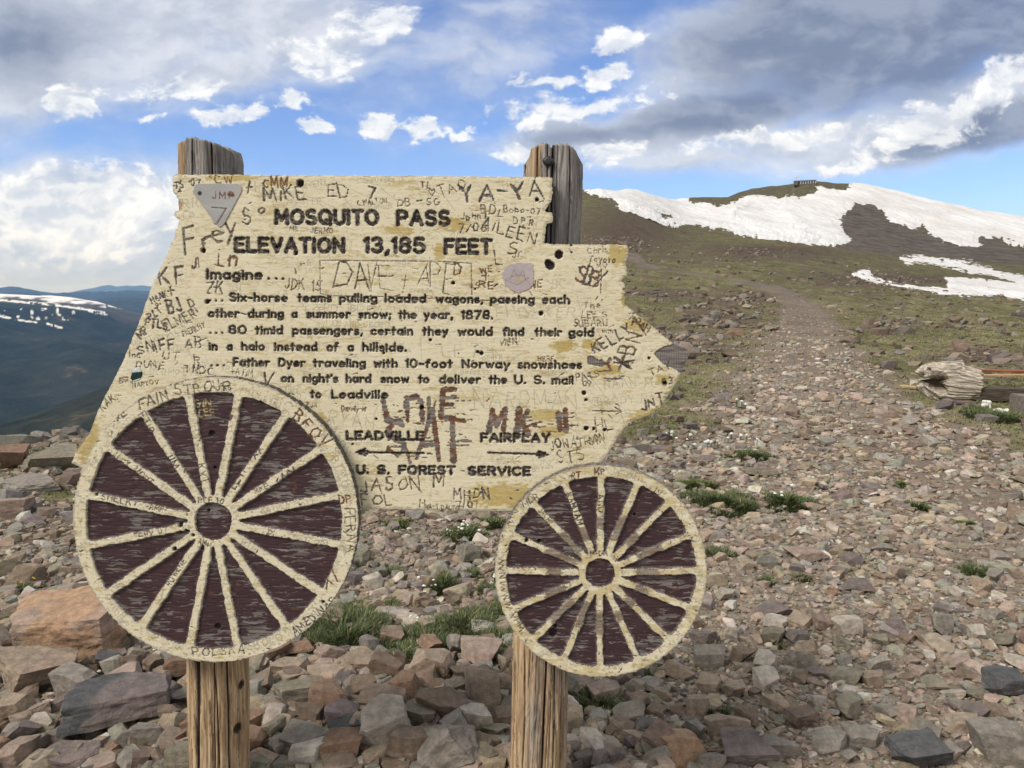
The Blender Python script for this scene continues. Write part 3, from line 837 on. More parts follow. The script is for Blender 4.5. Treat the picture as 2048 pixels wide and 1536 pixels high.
def cut(D, wob, soft=1.0):
    return sstep(soft, -soft, D + wob)

# ------------------------------------------------------------------ the sign
D_BOARD = 2.10
sx_, sz_ = back(760, 1536, D_BOARD)
SIGN = empty('trail_sign', (0.0, D_BOARD, 0.0), 'carved cream wagon-shaped pass sign covered in scratched graffiti, with two maroon wheels', 'sign')
BOARD_PX = [(346, 351), (350, 349), (600, 350), (900, 352), (1100, 354), (1105, 357), (1104, 372), (1106, 385), (1104, 398), (1096, 412), (1090, 421), (1092, 424), (1105, 425), (1106, 440), (1103, 446), (1093, 448), (1091, 465), (1088, 486),
    (1100, 488), (1180, 489), (1254, 490), (1257, 496), (1256, 512), (1251, 524), (1254, 540), (1254, 552), (1244, 560), (1243, 564), (1250, 568), (1249, 590), (1249.5, 609),
    (1269, 625), (1310, 657), (1348, 688), (1370, 697), (1380, 708), (1370, 729), (1362, 746), (1358, 757), (1351, 768), (1335, 792), (1321, 814), (1302, 829), (1258, 847), (1236, 872), (1229, 888),
    (1214, 910), (1199, 929), (1150, 1000), (1050, 1024), (1000, 1023), (860, 1020), (720, 1018), (600, 1010), (300, 1000), (200, 960), (151, 929), (143, 927), (150, 905), (180, 866), (196, 820), (229, 757), (245, 724), (259, 691),
    (280, 640), (297.6, 587.5), (317, 541), (334, 508), (342, 487), (350, 473), (349, 464), (356, 452), (358, 440), (348, 431), (349, 422), (364, 419), (366, 410), (355, 396), (345, 382), (345, 361)]

def build_board():
    f = Field(130, 336, 1262, 702)
    rg = random.Random(7)
    T = lambda *a, **k: f.word('text', *a, **k)
    # --- the routed inscription
    T('MOSQUITO', 548, 759, 451, 34, 8.4); T('PASS', 792, 902, 453, 34, 8.4)
    T('ELEVATION', 467, 691, 507, 34, 8.4); T('13,185', 726, 852, 508, 35, 8.4); T('FEET', 887, 986, 510, 34, 8.4)
    T('Imagine', 412, 526, 560, 23, 5.6)
    lines = [(604, [('...', 417, 447), ('Six-horse', 458, 576), ('teams', 594, 664), ('pulling', 678, 755), ('loaded', 769, 853), ('wagons,', 871, 967), ('passing', 980, 1070), ('each', 1084, 1141)]),
             (636, [('other', 415, 479), ('during', 495, 568), ('a', 583, 595), ('summer', 612, 702), ('snow;', 716, 783), ('the', 796, 834), ('year,', 847, 907), ('1878.', 922, 987)]),
             (669, [('...', 418, 447), ('80', 456, 494), ('timid', 509, 566), ('passengers,', 584, 726), ('certain', 741, 827), ('they', 844, 897), ('would', 915, 986), ('find', 1005, 1049), ('their', 1069, 1125), ('gold', 1137, 1189)]),
             (702, [('in', 417, 435), ('a', 453, 465), ('halo', 482, 530), ('instead', 548, 635), ('of', 653, 677), ('a', 695, 708), ('hillside.', 724, 814)]),
             (734, [('...', 420, 450), ('Father', 465, 540), ('Dyer', 556, 611), ('traveling', 625, 732), ('with', 747, 796), ('10-foot', 810, 906), ('Norway', 923, 1021), ('snowshoes', 1035, 1165)]),
             (766, [('on', 561, 588), ("night's", 605, 677), ('hard', 691, 743), ('snow', 761, 819), ('to', 836, 859), ('deliver', 878, 963), ('the', 977, 1015), ('U. S.', 1028, 1091), ('mail', 1103, 1148)]),
             (798, [('to', 620, 643), ('Leadville', 662, 777)])]
    for base, ws in lines:
        x00 = ws[0][1]
        for (t, a, b) in ws:
            T(t, a, b, base + (a - x00) * .0072, 19.5, 4.7)
    for xd in (537, 552, 566):
        f.dot('text', xd, 557.5, 2.6)
    T('LEADVILLE', 691, 849, 882, 21, 6.2); T('FAIRPLAY', 960, 1102, 886, 21, 6.2)
    T('U. S.', 711, 780, 950, 21, 6.2); T('FOREST', 796, 912, 951, 21, 6.2); T('SERVICE', 935, 1063, 953, 21, 6.2)
    f.line('text', [(722, 905), (847, 907)], 4.2); f.line('text', [(713, 905), (731, 898)], 4); f.line('text', [(713, 905), (731, 912)], 4); f.line('text', [(720, 905), (733, 905)], 10)
    f.line('text', [(977, 906), (1088, 909)], 4.2); f.line('text', [(1096, 910), (1078, 903)], 4); f.line('text', [(1096, 910), (1078, 916)], 4); f.line('text', [(1076, 909), (1089, 909.5)], 10)
    # --- knife-cut names: k text x y h w angle
    G = lambda k, t, x, y, h, w, a=0, sx=1.0, **kw: f.scrawl(k, t, x, y, h, w, a, sx, rg, **kw)
    gr = [('dark', 'YA-YA', 925, 402, 32, 5.2, 3, 1.15), ('dark', 'MiKE', 530, 402, 24, 4, 3, 1.15), ('dark', 'ED', 655, 395, 22, 2.6, 2, 1.3), ('dark', '7', 738, 396, 26, 3.6, -10, .9), ('rust', 'CMM', 527, 374, 18, 3.4, 0, .9),
          ('rust', 'CW', 432, 370, 16, 2.4, 8, 1.1), ('dark', '+', 488, 392, 32, 3, 0, .9), ('dark', "TS '07", 350, 377, 14, 2.2, 4, .8), ('dark', '+', 358, 390, 14, 3, 0, 1), ('faint', 'RR', 368, 418, 20, 1.6, 8, 1.0), ('faint', 'CP', 366, 440, 16, 1.6, 2, 1),
          ('brown', 'Fr', 368, 506, 50, 5, 10, .9), ('brown', 'e', 426, 486, 40, 4, 4, 1.0), ('brown', 'y', 452, 476, 44, 4, 0, .9), ('brown', 'S', 486, 446, 30, 3, 0, .9), ('brown', 'o', 516, 424, 22, 3.4, -20, .9), ('rust', 'L', 436, 530, 26, 4.2, 0, .9), ('rust', 'n', 458, 534, 36, 4.2, 0, .8),
          ('brown', 'JI', 384, 536, 20, 3, 0, .9), ('dark', 'KF', 322, 570, 34, 4.6, 9, .95), ('dark', 'ZK', 414, 586, 20, 2.4, 0, 1), ('faint', 'JI', 466, 582, 18, 1.6, 0, 1), ('brown', "JDK 15'", 570, 578, 20, 1.8, -2, .8),
          ('dark', '+', 340, 596, 30, 4, 20, .7), ('dark', 'BJ', 338, 626, 25, 4.2, 16, .75), ('brown', 'ELMER', 332, 664, 19, 3.2, 27, .85), ('dark', 'R', 386, 628, 26, 3.0, 18, .7), ('dark', 'HANK', 304, 606, 12, 1.8, 22, .8), ('dark', '07', 312, 613, 8, 1.5, 20, 1),
          ('dark', 'PLT', 300, 640, 14, 3, 32, .9), ('dark', 'PTLS', 290, 652, 15, 2.6, -10, .9), ('dark', 'MP', 282, 678, 14, 3, 40, .9), ('brown', 'FRENCHY', 368, 674, 10, 1.7, 24, .75), ('faint', 'ALS', 336, 676, 16, 2, 20, 1), ('faint', 'HATTON', 268, 694, 11, 1.3, 14, 1),
          ('dark', 'SNIFF', 278, 712, 20, 3.6, 14, 1.0), ('dark', 'AB', 370, 694, 20, 2.4, -6, 1), ('brown', 'Inc', 260, 715, 12, 2.2, 0, 1), ('dark', 'JT', 328, 720, 16, 2, 3, 1.3), ('brown', 'R', 390, 728, 18, 2, 0, 1), ('dark', 'TNDC', 370, 746, 15, 2.2, -4, 1.05),
          ('dark', 'DUNE', 272, 736, 13, 1.8, -2, 1.2), ('faint', 'LOCOMOTIVE', 288, 750, 12, 1.2, 0, 1), ('brown', 'BWJ', 240, 768, 10, 2, 8, 1), ('brown', 'NARTOV', 266, 776, 9, 1.5, 8, 1.0), ('brown', 'KAK.', 206, 822, 16, 2, 38, .8),
          ('brown', '+ATIM', 462, 748, 12, 1.6, -8, .9), ('dark', 'V', 524, 769, 30, 4.0, 0, .95), ('faint', 'RS', 570, 798, 26, 1.6, -6, .8), ('brown', 'ZJA', 612, 812, 9, 1.8, -14, 1), ('faint', 'RYAN', 655, 848, 24, 1.7, -8, 1.1), ('rust', 'Dandy-H', 684, 822, 10, 2, -2, .8),
          ('faint', 'BASH', 648, 852, 16, 1.8, -48, 1.0), ('faint', 'PUGH-16', 678, 902, 9, 1.3, -58, .9), ('faint', 'FORD', 735, 894, 8, 1.2, 0, 1),
          ('peel', 'L', 776, 838, 52, 9, 0, 1.0), ('peel', 'n', 815, 836, 74, 9, 0, .9), ('brown', 'I', 856, 836, 44, 8, 0, 1), ('peel', 'E', 884, 838, 50, 9, 0, .9), ('peel', '-', 890, 812, 40, 6, 4, 1.1), ('peel', 'S', 776, 916, 62, 8, 0, .9), ('peel', 'A', 836, 912, 80, 9, 0, .75), ('peel', 'T', 886, 914, 84, 9.5, 0, .75), ('peel', 'I', 818, 928, 40, 7, 0, 1),
          ('peel', 'M', 980, 862, 42, 9.5, 0, .85), ('peel', 'K', 1034, 866, 46, 9.5, 0, .75), ('peel', 'II', 1120, 856, 34, 9, 0, 1.0), ('peel', '-', 1066, 858, 30, 4, 4, 1.4),
          ('brown', 'JASON M', 722, 984, 26, 3.2, 3, 1.02), ('brown', 'FOL', 724, 1010, 22, 2.8, 0, 1.1), ('dark', 'MHDN', 908, 998, 19, 2.6, 0, 1.0), ('brown', '7/07', 914, 1018, 14, 2.4, 4, 1), ('brown', 'MATT DALTON', 850, 1019, 9, 1.5, -2, .8), ('brown', 'H', 840, 1014, 14, 2, 0, 1),
          ('faint', 'EARISH', 984, 924, 9, 1.5, -2, 1.0), ('brown', 'JONATHAN', 1102, 900, 17, 2.2, 8, .85), ('brown', 'STS', 1116, 928, 22, 2.4, 8, 1.0), ('brown', 'PATS', 1154, 764, 14, 2, 14, .95), ('brown', '09', 1166, 774, 11, 2, 0, 1),
          ('dark', 'KELLY', 1190, 708, 21, 3.6, 30, 1.0), ('peel', 'YX', 1212, 744, 26, 5, 14, 1.1), ('brown', 'ABNZ', 1262, 738, 30, 4, 72, .9), ('brown', 'NOAH', 1258, 640, 12, 2.4, -32, 1.0), ('brown', 'TAY', 1304, 752, 14, 2.2, 22, 1.1), ('brown', '03', 1326, 772, 13, 3, 8, 1),
          ('faint', 'NAAN-Mcc', 1210, 778, 18, 1.7, 4, .95), ('faint', 'BRADY NATAN', 1196, 812, 16, 1.4, 5, 1.0), ('dark', 'JNT', 1286, 822, 20, 4, 16, .95), ('brown', 'The', 1168, 616, 13, 1.8, 0, 1.1), ('brown', 'LEE S', 1164, 636, 12, 1.8, 0, 1.1), ('brown', 'SUBARU', 1148, 653, 13, 1.9, 0, .95),
          ('brown', 'with', 1205, 666, 8, 1.5, -2, 1), ('dark', 'BX', 1166, 568, 34, 3.6, -20, .7), ('rust', 'SB', 1150, 564, 34, 4, -16, .9), ('rust', 'WE', 962, 546, 12, 2.2, 2, 1.1), ('rust', '+', 964, 568, 24, 2.8, 0, 1.2), ('rust', 'RE', 960, 577, 13, 2.6, 0, 1.4), ('rust', 'NE', 1062, 576, 14, 2.4, 2, 1.0),
          ('brown', 'BDL', 962, 428, 17, 2.4, -6, 1.05), ('brown', 'Bobo-07', 1008, 424, 13, 2, -4, .95), ('brown', 'D.P.R', 1028, 447, 13, 2, -6, .9), ('brown', 'JohnT', 922, 440, 14, 2.2, 2, .95), ('brown', '7/06', 918, 464, 17, 2.4, 0, 1), ('dark', 'AiLEEN', 962, 456, 24, 2.6, -16, 1.0),
          ('brown', 'TL', 842, 376, 11, 2.2, -4, 1.1), ('brown', 'SG', 854, 412, 13, 2, 4, 1.2), ('brown', 'DB', 796, 413, 14, 2, 2, 1.1), ('rust', 'TAD', 880, 392, 17, 2, 16, 1.2), ('faint', 'LICHNOVSKY 15', 716, 367, 10, 1.2, 2, .85), ('faint', 'MASTER', 575, 410, 11, 1.2, 0, 1.1), ('brown', 'C.WALTON', 716, 412, 9, 1.4, 6, .9),
          ('rust', 'S', 1016, 510, 26, 2.6, 0, 1.1), ('dark', 'L', 992, 530, 30, 2.6, 0, .8), ('brown', 'Jr', 1024, 516, 18, 1.6, 0, .9), ('faint', '-МОНГОЛ-', 612, 518, 10, 1.3, 0, 1.0), ('faint', 'БАЯРАА', 598, 533, 11, 1.2, 0, 1), ('faint', '2021', 608, 545, 10, 1.2, 0, 1),
          ('brown', 'D', 667, 574, 48, 3.0, -3, 1.05), ('dark', 'A', 712, 580, 52, 3.2, 0, .75), ('brown', 'V', 733, 580, 48, 1.8, 0, .6), ('brown', 'E', 758, 578, 46, 2.0, -3, 1.0), ('brown', '+', 800, 582, 36, 1.8, 0, .9), ('brown', 'A', 836, 572, 40, 2.0, 0, .8), ('brown', 'P', 862, 574, 42, 1.8, 0, .8), ('brown', 'E', 888, 586, 52, 2.0, -3, .7), ('rust', 'D', 909, 548, 22, 3, -6, .9), ('faint', 'FORD 18', 612, 627, 15, 1.6, 2, 1.2), ('faint', 'EDEMAN', 700, 624, 14, 1.2, 0, 1.3), ('faint', 'Duggnish', 832, 625, 11, 1.3, 2, 1),
          ('faint', 'RYLAN AND GEORGE', 634, 655, 11, 1.2, 0, .95), ('faint', 'EHDERER', 994, 638, 22, 1.4, 2, 1.15), ('faint', 'LETH', 885, 714, 24, 1.5, -1, 1.3), ('brown', 'VIEN', 1000, 692, 12, 1.7, 4, 1.0), ('faint', 'NARDMAN', 950, 814, 32, 1.5, -2, .95), ('faint', 'DEREK WAS', 966, 722, 9, 1.2, 0, 1.0), ('rust', 'HERE', 1078, 722, 9, 1.7, 0, 1.0),
          ('faint', 'ORTEGA', 1084, 749, 9, 1.2, 0, 1), ('faint', 'BRENLEE', 922, 749, 9, 1.1, 0, 1.1), ('faint', 'TROUPE', 600, 742, 8, 1.1, 0, 1.1), ('faint', 'BRYAN', 1066, 944, 9, 1.2, 8, 1), ('brown', 'ME', 580, 462, 9, 1.6, 0, 1), ('brown', 'JERMO', 622, 466, 10, 1.5, -2, 1), ('faint', 'Creede', 820, 586, 9, 1.2, 0, 1), ('rust', 'RS', 945, 580, 10, 1.6, 20, 1),
          ('brown', 'Chris', 1176, 508, 12, 1.6, 4, 1), ('brown', 'Toyota', 1178, 522, 11, 1.5, -4, 1), ('brown', 'MO', 1194, 536, 11, 1.8, 0, 1), ('faint', 'BC', 1104, 576, 18, 1.4, 0, 1), ('faint', 'MYENX', 606, 380, 12, 1.5, 12, .9), ('faint', 'ROW', 796, 530, 9, 1.2, 0, 1), ('brown', 'WJ', 1182, 892, 12, 2, 40, 1), ('faint', 'L', 1152, 836, 16, 2, 0, 1), ('brown', 'HL', 1192, 862, 22, 2.2, 6, 1)]
    for t in gr:
        G(*t)
    f.line('brown', [(640, 521), (760, 522), (880, 523), (943, 527), (944, 590)], 1.7); f.line('brown', [(640, 521), (641, 588), (660, 592), (800, 594), (950, 601), (1060, 602)], 1.6)
    f.line('brown', [(1186, 822), (1242, 823)], 2.4); f.line('brown', [(1230, 815), (1244, 823), (1232, 829)], 2.2)
    # hearts, arrows and loose strokes
    hx, hy = 864, 386
    f.line('brown', [(hx, hy - 4), (hx - 4, hy - 8), (hx - 6, hy - 3), (hx, hy + 6), (hx + 6, hy - 3), (hx + 4, hy - 8), (hx, hy - 4)], 1.8)
    for k in range(46):       # jagged tears round the peeled letters
        x, y = rg.choice([(800, 830), (850, 820), (900, 820), (905, 870), (830, 880), (860, 890), (990, 850), (1040, 850), (1110, 850), (920, 900), (800, 905), (1220, 735)])
        x += rg.uniform(-24, 30); y += rg.uniform(-24, 24)
        f.line('peel', [(x, y), (x + rg.uniform(8, 34), y + rg.uniform(-2, 2))], rg.uniform(1.2, 4.2))
    for k in range(2600):     # countless fine scratches
        x, y = rg.uniform(150, 1370), rg.uniform(345, 1020)
        L = rg.expovariate(1 / 9.0) + 3; a = rg.choice([rg.uniform(-.25, .25), rg.uniform(-1.6, 1.6)])
        f.line('scr', [(x, y), (x + L * math.cos(a), y + L * math.sin(a))], rg.uniform(.6, 1.3))
    for k in range(70):       # longer knife lines
        x, y = rg.uniform(300, 1250), rg.uniform(360, 1000)
        L = rg.uniform(25, 90); a = rg.uniform(-1.5, 1.5)
        f.line('scr', [(x, y), (x + L * math.cos(a), y + L * math.sin(a))], rg.uniform(.6, 1.1))
    for k in range(260):      # small gouges, mostly along the grain
        x, y = rg.uniform(200, 1340), rg.uniform(352, 1015)
        L = rg.uniform(2, 12); a = rg.uniform(-.5, .5) if rg.random() < .6 else rg.uniform(-1.6, 1.6)
        f.line(rg.choice(['brown', 'brown', 'dark', 'rust', 'scr']), [(x, y), (x + L * math.cos(a), y + L * math.sin(a))], rg.uniform(1.0, 2.4))
    for k in range(90):       # half-legible small scratched initials
        x, y = rg.uniform(300, 1270), rg.uniform(370, 1010)
        G('scr', ''.join(rg.choice('ABCDEHJKLMNRSTW') for _ in range(rg.choice([2, 2, 3, 4]))), x, y, rg.uniform(8, 15), rg.uniform(.8, 1.2), rg.uniform(-14, 14), 1)
    holes = [(414, 603, 5), (1118, 509, 8.5), (1101, 531, 9), (1096, 526, 7), (600, 366, 7.5), (1074, 399, 4), (1082, 627, 4.6), (906, 566, 3.4), (400, 387, 5), (1168, 786, 4.5), (1172, 800, 3), (1173, 857, 4.5), (1188, 858, 3), (1209, 860, 3.5),
             (950, 578, 2), (553, 494, 3), (591, 507, 4), (1298, 716, 3), (860, 680, 3), (767, 706, 3), (963, 707, 4), (955, 704, 3), (1330, 766, 4), (752, 838, 2.4), (844, 815, 4), (705, 889, 2), (1144, 505, 1.6), (1143, 490, 1.6), (406, 501, 5)]
    for (x, y, r_) in holes:
        f.dot('hole', x, y, r_)
    X, Y = f.X, f.Y
    inside = poly_sdf(X + .5, Y + .5, BOARD_PX) + (fbm(X / 5, Y / 5, 2, 3) - .5) * 2.6
    wob = (vnoise(X / 2.6, Y / 2.6, 91) - .5) * 1.7
    wob2 = (vnoise(X / 4.0, Y / 2.2, 92) - .5) * 3.0
    c_text = cut(f.lay('text'), wob, .9); c_dark = cut(f.lay('dark'), wob, .9); c_brown = cut(f.lay('brown'), wob * .7, .8); c_rust = cut(f.lay('rust'), wob, .9)
    c_faint = cut(f.lay('faint'), wob * .5, .8); c_scr = cut(f.lay('scr'), wob * .3, .7); c_peel = cut(f.lay('peel'), wob2 * 1.1, .9); c_hole = cut(f.lay('hole'), wob, 1.2)
    # bare wooden tip, worn patches, ochre under-coat
    tip = sstep(.6, -.8, poly_sdf(X, Y, [(1307, 708), (1318, 698), (1328, 693), (1348, 688), (1372, 690), (1390, 705), (1380, 730), (1362, 748), (1351, 740), (1326, 729)]) + wob)
    tip = np.maximum(tip, sstep(.6, -.8, poly_sdf(X, Y, [(1174, 716), (1180, 711), (1190, 714), (1212, 730), (1206, 735), (1185, 731), (1175, 728)]) + wob))
    ribs = np.sin(X * 1.35 + fbm(X / 9, Y / 14, 2, 5) * 5) * .5 + .5
    n1 = fbm(X / 34, Y / 7, 4, 31); n2 = fbm(X / 9, Y / 3.0, 3, 33); n3 = fbm(X / 90, Y / 60, 3, 35)
    och = sstep(.645, .685, n1 * .62 + n2 * .38 + (n3 - .5) * .35 - .01) * .55
    for (cx, cy, a, b) in [(1235, 510, 26, 26), (1275, 648, 40, 14), (1300, 832, 50, 22), (1010, 990, 90, 28), (905, 448, 40, 16), (470, 356, 60, 8), (800, 460, 40, 12), (1125, 690, 30, 16), (1090, 830, 50, 14), (1215, 740, 40, 14),
                           (175, 880, 30, 60), (640, 840, 14, 20), (1180, 690, 24, 14), (560, 366, 40, 7), (1325, 758, 18, 14), (880, 505, 16, 22), (1105, 862, 40, 16), (1248, 600, 8, 20)]:
        e = np.exp(-(((X - cx) / a) ** 2 + ((Y - cy) / b) ** 2))
        och = np.maximum(och, sstep(.34, .50, e * .8 + (n2 - .5) * .7) * .95)
    smear = sstep(.60, .66, fbm(X / 13, Y / 3.6, 3, 55) * .7 + fbm(X / 60, Y / 40, 2, 57) * .3)
    och = np.maximum(och, smear * .34)
    chips = sstep(.685, .71, fbm(X / 7, Y / 2.4, 3, 37) * .75 + n1 * .25) * .8
    edge = sstep(-5.5, -1.0, inside + (n2 - .5) * 8)
    worn = fbm(X / 6, Y / 4, 3, 39)
    wear = np.zeros((f.nx, f.ny, 4))
    grey_in = sstep(.50, .62, worn) * .6
    wear[..., 0] = np.maximum.reduce([c_text * (1 - grey_in * .55), c_brown * .72, c_hole, c_dark * sstep(.6, .48, worn) * .55])
    wear[..., 1] = np.clip(np.maximum.reduce([c_dark * .96, c_text * grey_in, c_faint * .52, c_scr * .50, tip, chips * .35, edge * .35, c_peel * sstep(.44, .52, fbm(X / 11, Y / 7, 3, 45))]), 0, 1)
    wear[..., 2] = np.clip(np.maximum.reduce([c_rust * .95, c_brown * sstep(.5, .6, worn) * .9, c_peel, chips * .2 * sstep(.5, .6, n3)]), 0, 1)
    wear[..., 3] = och
    halo = sstep(5.5, 0, f.lay('text'))                         # rubbed grey rim of the letters
    wear[..., 1] = np.maximum(wear[..., 1], halo * .28 * sstep(.46, .60, n2))
    t = lambda a: a
    depth = np.maximum.reduce([c_text * .0046, c_dark * .0026, c_brown * .0016, c_rust * .0020, c_faint * .0006, c_scr * .0004, c_peel * .0016, c_hole * .012, tip * (.002 + ribs * .0012)])
    depth = depth + (fbm(X / 45, Y / 3.2, 3, 47) - .5) * .0005 + edge * .0012
    keep = inside < 0
    # little plates and stickers that sit on the board
    tri = [(391, 372), (396, 369), (475, 369), (482, 374), (482, 382), (447, 447), (440, 453), (434, 447), (388, 383)]
    stk = [(1003, 545), (1012, 532), (1018, 527), (1040, 525), (1066, 527), (1068, 550), (1066, 572), (1052, 580), (1040, 586), (1022, 582), (1008, 566)]
    pic = [(258, 733), (268, 739), (273, 735), (279, 733), (285, 746), (284, 752), (279, 760), (268, 763), (261, 756), (264, 746)]
    s_tri = poly_sdf(X + .5, Y + .5, tri) - 2; s_stk = poly_sdf(X + .5, Y + .5, stk) + (n2 - .5) * 6; s_pic = poly_sdf(X + .5, Y + .5, pic)
    k_tri, k_stk, k_pic = s_tri < 0, s_stk < 0, s_pic < 0
    body = keep & ~k_tri & ~k_stk & ~k_pic
    b = face_mesh('board', f, body, depth, wear, D_BOARD, M_CREAM, SIGN, .036, M_EDGE, wall=keep)
    f4 = Field(f.x0, f.y0, f.nx // 6, f.ny // 6)              # back sheet of the board
    f4.X = f.X[::6, ::6][:f4.nx, :f4.ny]; f4.Y = f.Y[::6, ::6][:f4.nx, :f4.ny]
    k4 = (inside < -7)[::6, ::6][:f4.nx, :f4.ny]
    face_mesh('board_back', f4, k4, f4.X * 0, np.zeros((f4.nx, f4.ny, 4)), D_BOARD + .0352, M_EDGE, SIGN)
    # marker plate: crazed reflective coat, scratched letters and a 7
    vor = np.abs(fbm(X / 7, Y / 7, 2, 61) - .5)
    craze = sstep(.035, .012, vor) + sstep(.03, .01, np.abs(fbm(X / 9 + 40, Y / 9, 2, 63) - .5))
    f2 = Field(f.x0, f.y0, f.nx, f.ny)
    f2.word('rust', 'JMP', 424, 468, 398, 15, 2.2, gap=.5); f2.line('rust', [(458, 389), (466, 391)], 7); f2.line('dark', [(424, 415), (453, 417), (435, 446)], 2.6)
    f2.dot('hole', 400, 387, 4.4)
    w2 = np.zeros_like(wear)
    w2[..., 2] = cut(f2.lay('rust'), wob * .6, .8); w2[..., 0] = np.maximum(cut(f2.lay('dark'), wob * .5, .8) * .8, cut(f2.lay('hole'), wob * 0, 1.0)); w2[..., 3] = np.clip(craze, 0, 1) * .25
    face_mesh('marker_plate', f, k_tri, w2[..., 0] * .0008, w2, D_BOARD, M_PLATE, SIGN, .002, M_PLATE, proud=.0016)['label'] = 'grey triangular trail marker plate with a scratched 7'
    w3 = np.zeros_like(wear)
    f2.line('s', [(1020, 560), (1028, 538), (1036, 556), (1046, 540), (1052, 562)], 1.1); f2.line('s', [(1012, 560), (1034, 570), (1058, 556), (1034, 548), (1014, 558)], 1.0); f2.line('o', [(1030, 562), (1042, 560), (1050, 557)], 3)
    w3[..., 1] = np.clip(cut(f2.lay('s'), wob * .3, .8) * .8 + c_scr * .5, 0, 1); w3[..., 3] = cut(f2.lay('o'), wob, .8)
    face_mesh('faded_sticker', f, k_stk, w3[..., 1] * .0003, w3, D_BOARD, M_STICK, SIGN, .002, M_STICK, proud=.0007)['label'] = 'faded mauve sticker remnant'
    grn = k_pic & (Y > 744 - (X - 270) * .1) & (Y < 757 - (X - 265) * .35 + 4)
    face_mesh('mountain_sticker', f, k_pic & ~grn, X * 0, w3 * 0, D_BOARD, M_WHITE, SIGN, .002, M_WHITE, proud=.0008)['label'] = 'torn white and dark green mountain sticker'
    face_mesh('sticker_print', f, grn, X * 0, w3 * 0, D_BOARD, M_DKGREEN, SIGN, .002, M_DKGREEN, proud=.0009)
build_board()

